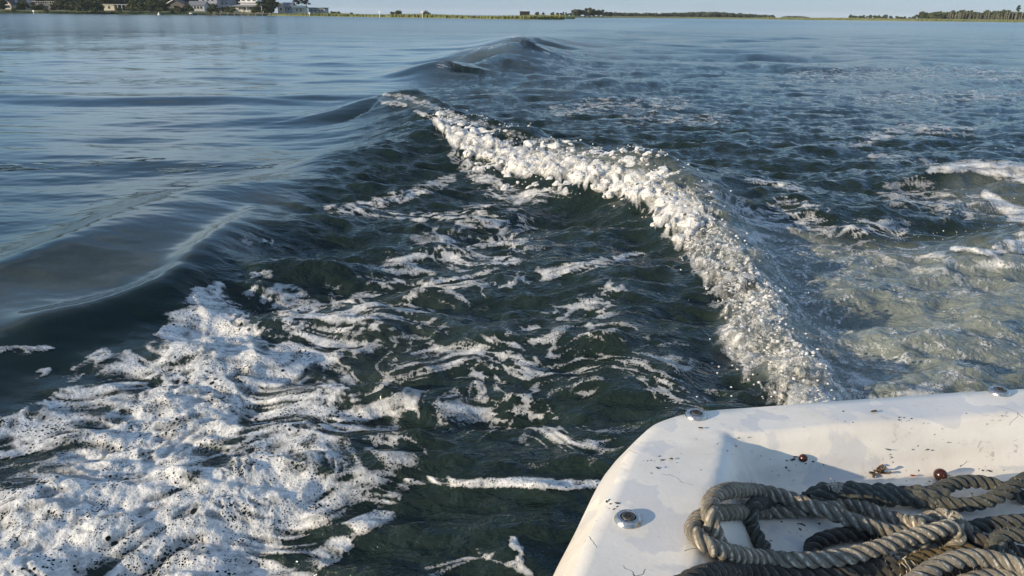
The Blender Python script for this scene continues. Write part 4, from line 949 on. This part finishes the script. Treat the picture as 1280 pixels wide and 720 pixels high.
R3 = thing('mooring_rope', 'darkest rope turns tangled under the coil at the right edge', 'rope', on_deck(1240, 670))
rope('loop', [(1160, 664, .4), (1200, 664, .3), (1230, 657, .3), (1265, 653, .3), (1310, 650, .3)], M_ROPE2, R3, seed=12)
rope('loop', [(1175, 668, .1), (1205, 672, .2), (1235, 678, .3), (1265, 688, .3), (1300, 704, .2)], M_ROPE_SHADED, R3, seed=13)
rope('loop', [(1270, 705, .5), (1252, 690, .6), (1247, 677, .7), (1258, 670, .8), (1285, 669, .9), (1320, 672, .9)], M_ROPE2, R3, seed=14)
rope('turn', [(1130, 652, .2), (1140, 652, 1.0), (1150, 656, 1.25), (1156, 666, 1.1), (1150, 680, .5), (1130, 694, .0), (1120, 705, .0)], M_ROPE, R3, seed=15, R=RD * .9)
rope('turn', [(1118, 712, .1), (1150, 700, .05), (1185, 693, .05), (1210, 686, .05)], rope_mat('brown_rope', (.12, .085, .035), (.24, .18, .08), (.05, .04, .02)), R3, seed=16, label='short brown stained rope turn under the coil')
rope('loop', [(1150, 652, .2), (1175, 645, .7), (1192, 648, .9), (1202, 658, .6), (1215, 670, .1)], M_ROPE, R3, seed=17)
rope('loop', [(1060, 716, .0), (1110, 712, .0), (1160, 716, .0), (1200, 708, 0), (1250, 690, 0)], M_ROPE_SHADED, R3, seed=18)
# frayed yarns
def fray(px, py, up, n, vec, L, parent):
    mb = MB(); c0 = on_deck(px, py, up) - Vector(parent.location)
    for i in range(n):
        d = Vector(vec) + Vector((rng.gauss(0, .45), rng.gauss(0, .45), rng.gauss(0, .35))); d.normalize(); p0 = c0 + Vector((rng.gauss(0, .002), rng.gauss(0, .002), rng.gauss(0, .0015)))
        l = L * rng.uniform(.5, 1.1); mb.tube([p0, p0 + d * l * .5 + Vector((0, 0, .001)), p0 + d * l + Vector((rng.gauss(0, .002), rng.gauss(0, .002), -.002))], [.0006, .0005, .0002], 4)
    o = mb.build('frayed_yarn', M_FUZZ, parent); o['kind'] = 'stuff'
fray(1046, 612, RD * 3.2, 60, (-.3, .4, .9), .008, R2); fray(1126, 702, RD * 1.6, 60, (.15, -1.0, -.3), .014, R1); fray(1150, 655, RD * 2.6, 60, (-.6, -.2, .5), .007, R3); fray(1186, 650, RD * 2.8, 60, (.1, .1, .9), .006, R3)
FP = np.array([f[0] for f in FUZZ]); FDI = np.array([f[1] / np.linalg.norm(f[1]) for f in FUZZ]); FL = np.array([f[2] for f in FUZZ])[:, None]
sd_ = np.cross(FDI, [0, 0.6, .8]); sd_ /= np.linalg.norm(sd_, axis=1)[:, None] + 1e-9
tri = np.stack([FP - sd_ * .00013, FP + sd_ * .00013, FP + FDI * FL], 1).reshape(-1, 3) - np.array(R1.location)
fz = new_obj('fuzz', grid_mesh('fuzz', tri, np.arange(len(tri)).reshape(-1, 3), False), R1, M_FUZZ); fz['kind'] = 'stuff'

# ------------------------------------------------------------------ small things on the deck
m = NT('berry_skin'); m.P(Base_Color=m.mix(m.ramp(m.noise(m.obj(), 160, 3), .35, .65), C3(.020, .004, .004), C3(.055, .010, .008)), Roughness=.28); M_BERRY = m.m
M_STALK = simple('dry_stalk', (.07, .045, .025), .9, .5, 300)
M_RED = simple('dry_red_flake', (.28, .05, .03), .7, .4, 300)
M_LEAFD = simple('dry_leaf', (.10, .065, .03), .9, .6, 200)
def berry(px, py, r, label, tilt, group='berries on the deck'):
    g = on_deck(px, py); o = thing('berry', label, 'berry', g + Vector((0, 0, r * .97)), group=group)
    prof = [(r * math.sin(a) * (1 + .03 * math.sin(3 * a)), -r * math.cos(a)) for a in np.linspace(0.02, math.pi - .22, 16)] + [(r * .16, r * .90), (r * .08, r * .86), (0, r * .85)]
    f_ = MB().lathe(prof, 22).build('fruit', M_BERRY, o, True); f_.rotation_euler = tilt
    cx = MB()
    for k in range(5):
        a = k * 1.2566; cx.add([(r * .14 * math.cos(a - .5), r * .14 * math.sin(a - .5), r * .93), (r * .14 * math.cos(a + .5), r * .14 * math.sin(a + .5), r * .93), (r * .42 * math.cos(a), r * .42 * math.sin(a), r * 1.0), (r * .2 * math.cos(a), r * .2 * math.sin(a), r * 1.05)], [(0, 1, 2), (0, 3, 1), (0, 2, 3), (1, 3, 2)])
    c_ = cx.build('calyx', M_LEAFD, f_)
    s_ = MB().tube([(0, 0, -r * .9), (r * .1, 0, -r * 1.3), (r * .3, 0, -r * 1.6)], [r * .12, r * .1, r * .14], 6).build('stalk', M_STALK, f_)
    return o
berry(1174, 600, .0064, 'large glossy dark red berry on the white deck behind the rope', (R_(65), R_(10), R_(-18)))
berry(1003, 577, .0042, 'small dark red berry in the shaded corner of the deck', (R_(70), R_(20), R_(40)))
def flake(name, label, px, py, s, mat, seed, lift=.0012, curl=1.0, n=7, cat='debris', group=None, asp=.6, rz=0.0):
    r = random.Random(seed); g = on_deck(px, py); o = thing(name, label, cat, g, rz, group); mb = MB()
    ring = [(s * math.cos(2 * math.pi * k / n) * r.uniform(.5, 1.1), s * asp * math.sin(2 * math.pi * k / n) * r.uniform(.5, 1.1), lift + curl * s * r.uniform(.0, .45)) for k in range(n)]
    t = .0004
    vs = ring + [(x * .98, y * .98, z + t) for x, y, z in ring] + [(0, 0, lift), (0, 0, lift + t + .2 * s * curl)]
    fs = [(k, (k + 1) % n, n + (k + 1) % n, n + k) for k in range(n)] + [((k + 1) % n, k, 2 * n) for k in range(n)] + [(n + k, n + (k + 1) % n, 2 * n + 1) for k in range(n)]
    mb.add(vs, fs).build('blade', mat, o); return o
g = on_deck(1094, 592); o = thing('dry_stem_cluster', 'crumpled brown dried stem cluster left of the large berry', 'debris', g)
mb = MB(); r = random.Random(5)
for i in range(16):
    p0 = Vector((r.gauss(0, .002), r.gauss(0, .0016), .001 + r.random() * .003)); p1 = p0 + Vector((r.gauss(0, .003), r.gauss(0, .003), r.uniform(-.001, .003))); p1.z = max(p1.z, .0006); p2 = p1 + Vector((r.gauss(0, .002), r.gauss(0, .002), r.uniform(-.001, .002))); p2.z = max(p2.z, .0006)
    mb.tube([p0, p1, p2], [.0007, .0006, .0009], 5)
o.scale = (1.5, 1.5, 1.4); mb.build('stems', M_STALK, o)
mb = MB()
for i in range(9):
    c = Vector((r.gauss(0, .003), r.gauss(0, .002), .001 + r.random() * .004)); q = .0012
    mb.add([c + Vector((r.gauss(0, q), r.gauss(0, q), r.gauss(0, q * .6))) for _ in range(4)], [(0, 1, 2), (0, 2, 3), (0, 3, 1), (1, 3, 2)])
mb.build('husks', M_LEAFD, o)
flake('dry_twig', 'short black dried twig lying on the sunlit slope of the deck', 1109, 563.5, .0056, simple('black_twig', (.02, .018, .016), .9, .4, 300), 3, asp=.28, rz=-.6, curl=.5)
flake('dry_stalk', 'reddish brown dried stalk touching the small berry', 994, 573, .0036, M_STALK, 4, asp=.35, rz=.2)
flake('dry_husk', 'dark brown husk just below the small berry', 990, 577, .0036, simple('dark_husk', (.05, .02, .018), .8, .4, 300), 5, curl=1.4)
flake('red_petal', 'bright red dried scrap left of the large berry', 1141, 597, .0034, M_RED, 6, curl=1.3)
flake('red_petal', 'dark red dried scrap close to the rope eye', 1240, 602, .0024, M_RED, 7)
flake('dry_husk', 'black husk on the slope just above the large berry', 1171, 585, .0022, M_STALK, 8, curl=1.2)
flake('dry_leaf', 'tan dried leaf scrap on the shaded stern edge', 1092, 515.5, .0055, M_LEAFD, 9, asp=.4, rz=.4, curl=.3)
flake('dry_husk', 'black scrap near the corner screw', 876, 536.5, .0030, M_STALK, 10, asp=.5, rz=-.2, curl=.4)
flake('dry_leaf', 'small tan leaf scrap on the left rim of the deck', 839, 575, .0022, M_LEAFD, 11, curl=.3)
# loose grit
mb = MB(); r = random.Random(8)
spotsg = [(1136, 525, 14, 10), (1060, 524, 14, 4), (1110, 572, 12, 8), (1235, 590, 20, 8), (1005, 585, 22, 8), (985, 650, 30, 12), (1000, 665, 30, 8), (975, 590, 20, 8), (1250, 520, 18, 6), (820, 580, 20, 12), (765, 632, 10, 8), (1205, 560, 60, 14), (1130, 610, 50, 6), (930, 560, 40, 8)]
for sx, sy, sp_, n in spotsg:
    for i in range(n):
        g = on_deck(sx + r.gauss(0, sp_ * .6), sy + r.gauss(0, sp_ * .3)); s = .0004 + .0011 * r.random() ** 2; ang = r.uniform(0, 3.14)
        ax = Vector((math.cos(ang), math.sin(ang), 0)); bx = Vector((-math.sin(ang), math.cos(ang), 0)); l = s * r.uniform(1, 2.6)
        mb.add([g + ax * l, g + bx * s, g - ax * l * .8, g - bx * s * .8, g + Vector((0, 0, s * .8))], [(0, 1, 4), (1, 2, 4), (2, 3, 4), (3, 0, 4), (3, 2, 1, 0)])
gr = mb.build('deck_grit', simple('black_grit', (.025, .022, .02), .9, .3, 300)); gr['kind'] = 'stuff'; gr['label'] = 'black specks of grit scattered on the white deck'

# ------------------------------------------------------------------ sea haze
hz = MB().box(-6000, 6000, -6000, 6000, -5.0, 32.0).build('haze', None); hz['kind'] = 'stuff'
m = bpy.data.materials.new('haze'); m.use_nodes = True; t = m.node_tree; t.nodes.clear()
oo = t.nodes.new('ShaderNodeOutputMaterial'); pv = t.nodes.new('ShaderNodeVolumePrincipled'); pv.inputs['Density'].default_value = .00009; pv.inputs['Color'].default_value = (.80, .88, .96, 1)
t.links.new(pv.outputs[0], oo.inputs['Volume']); hz.data.materials.append(m)
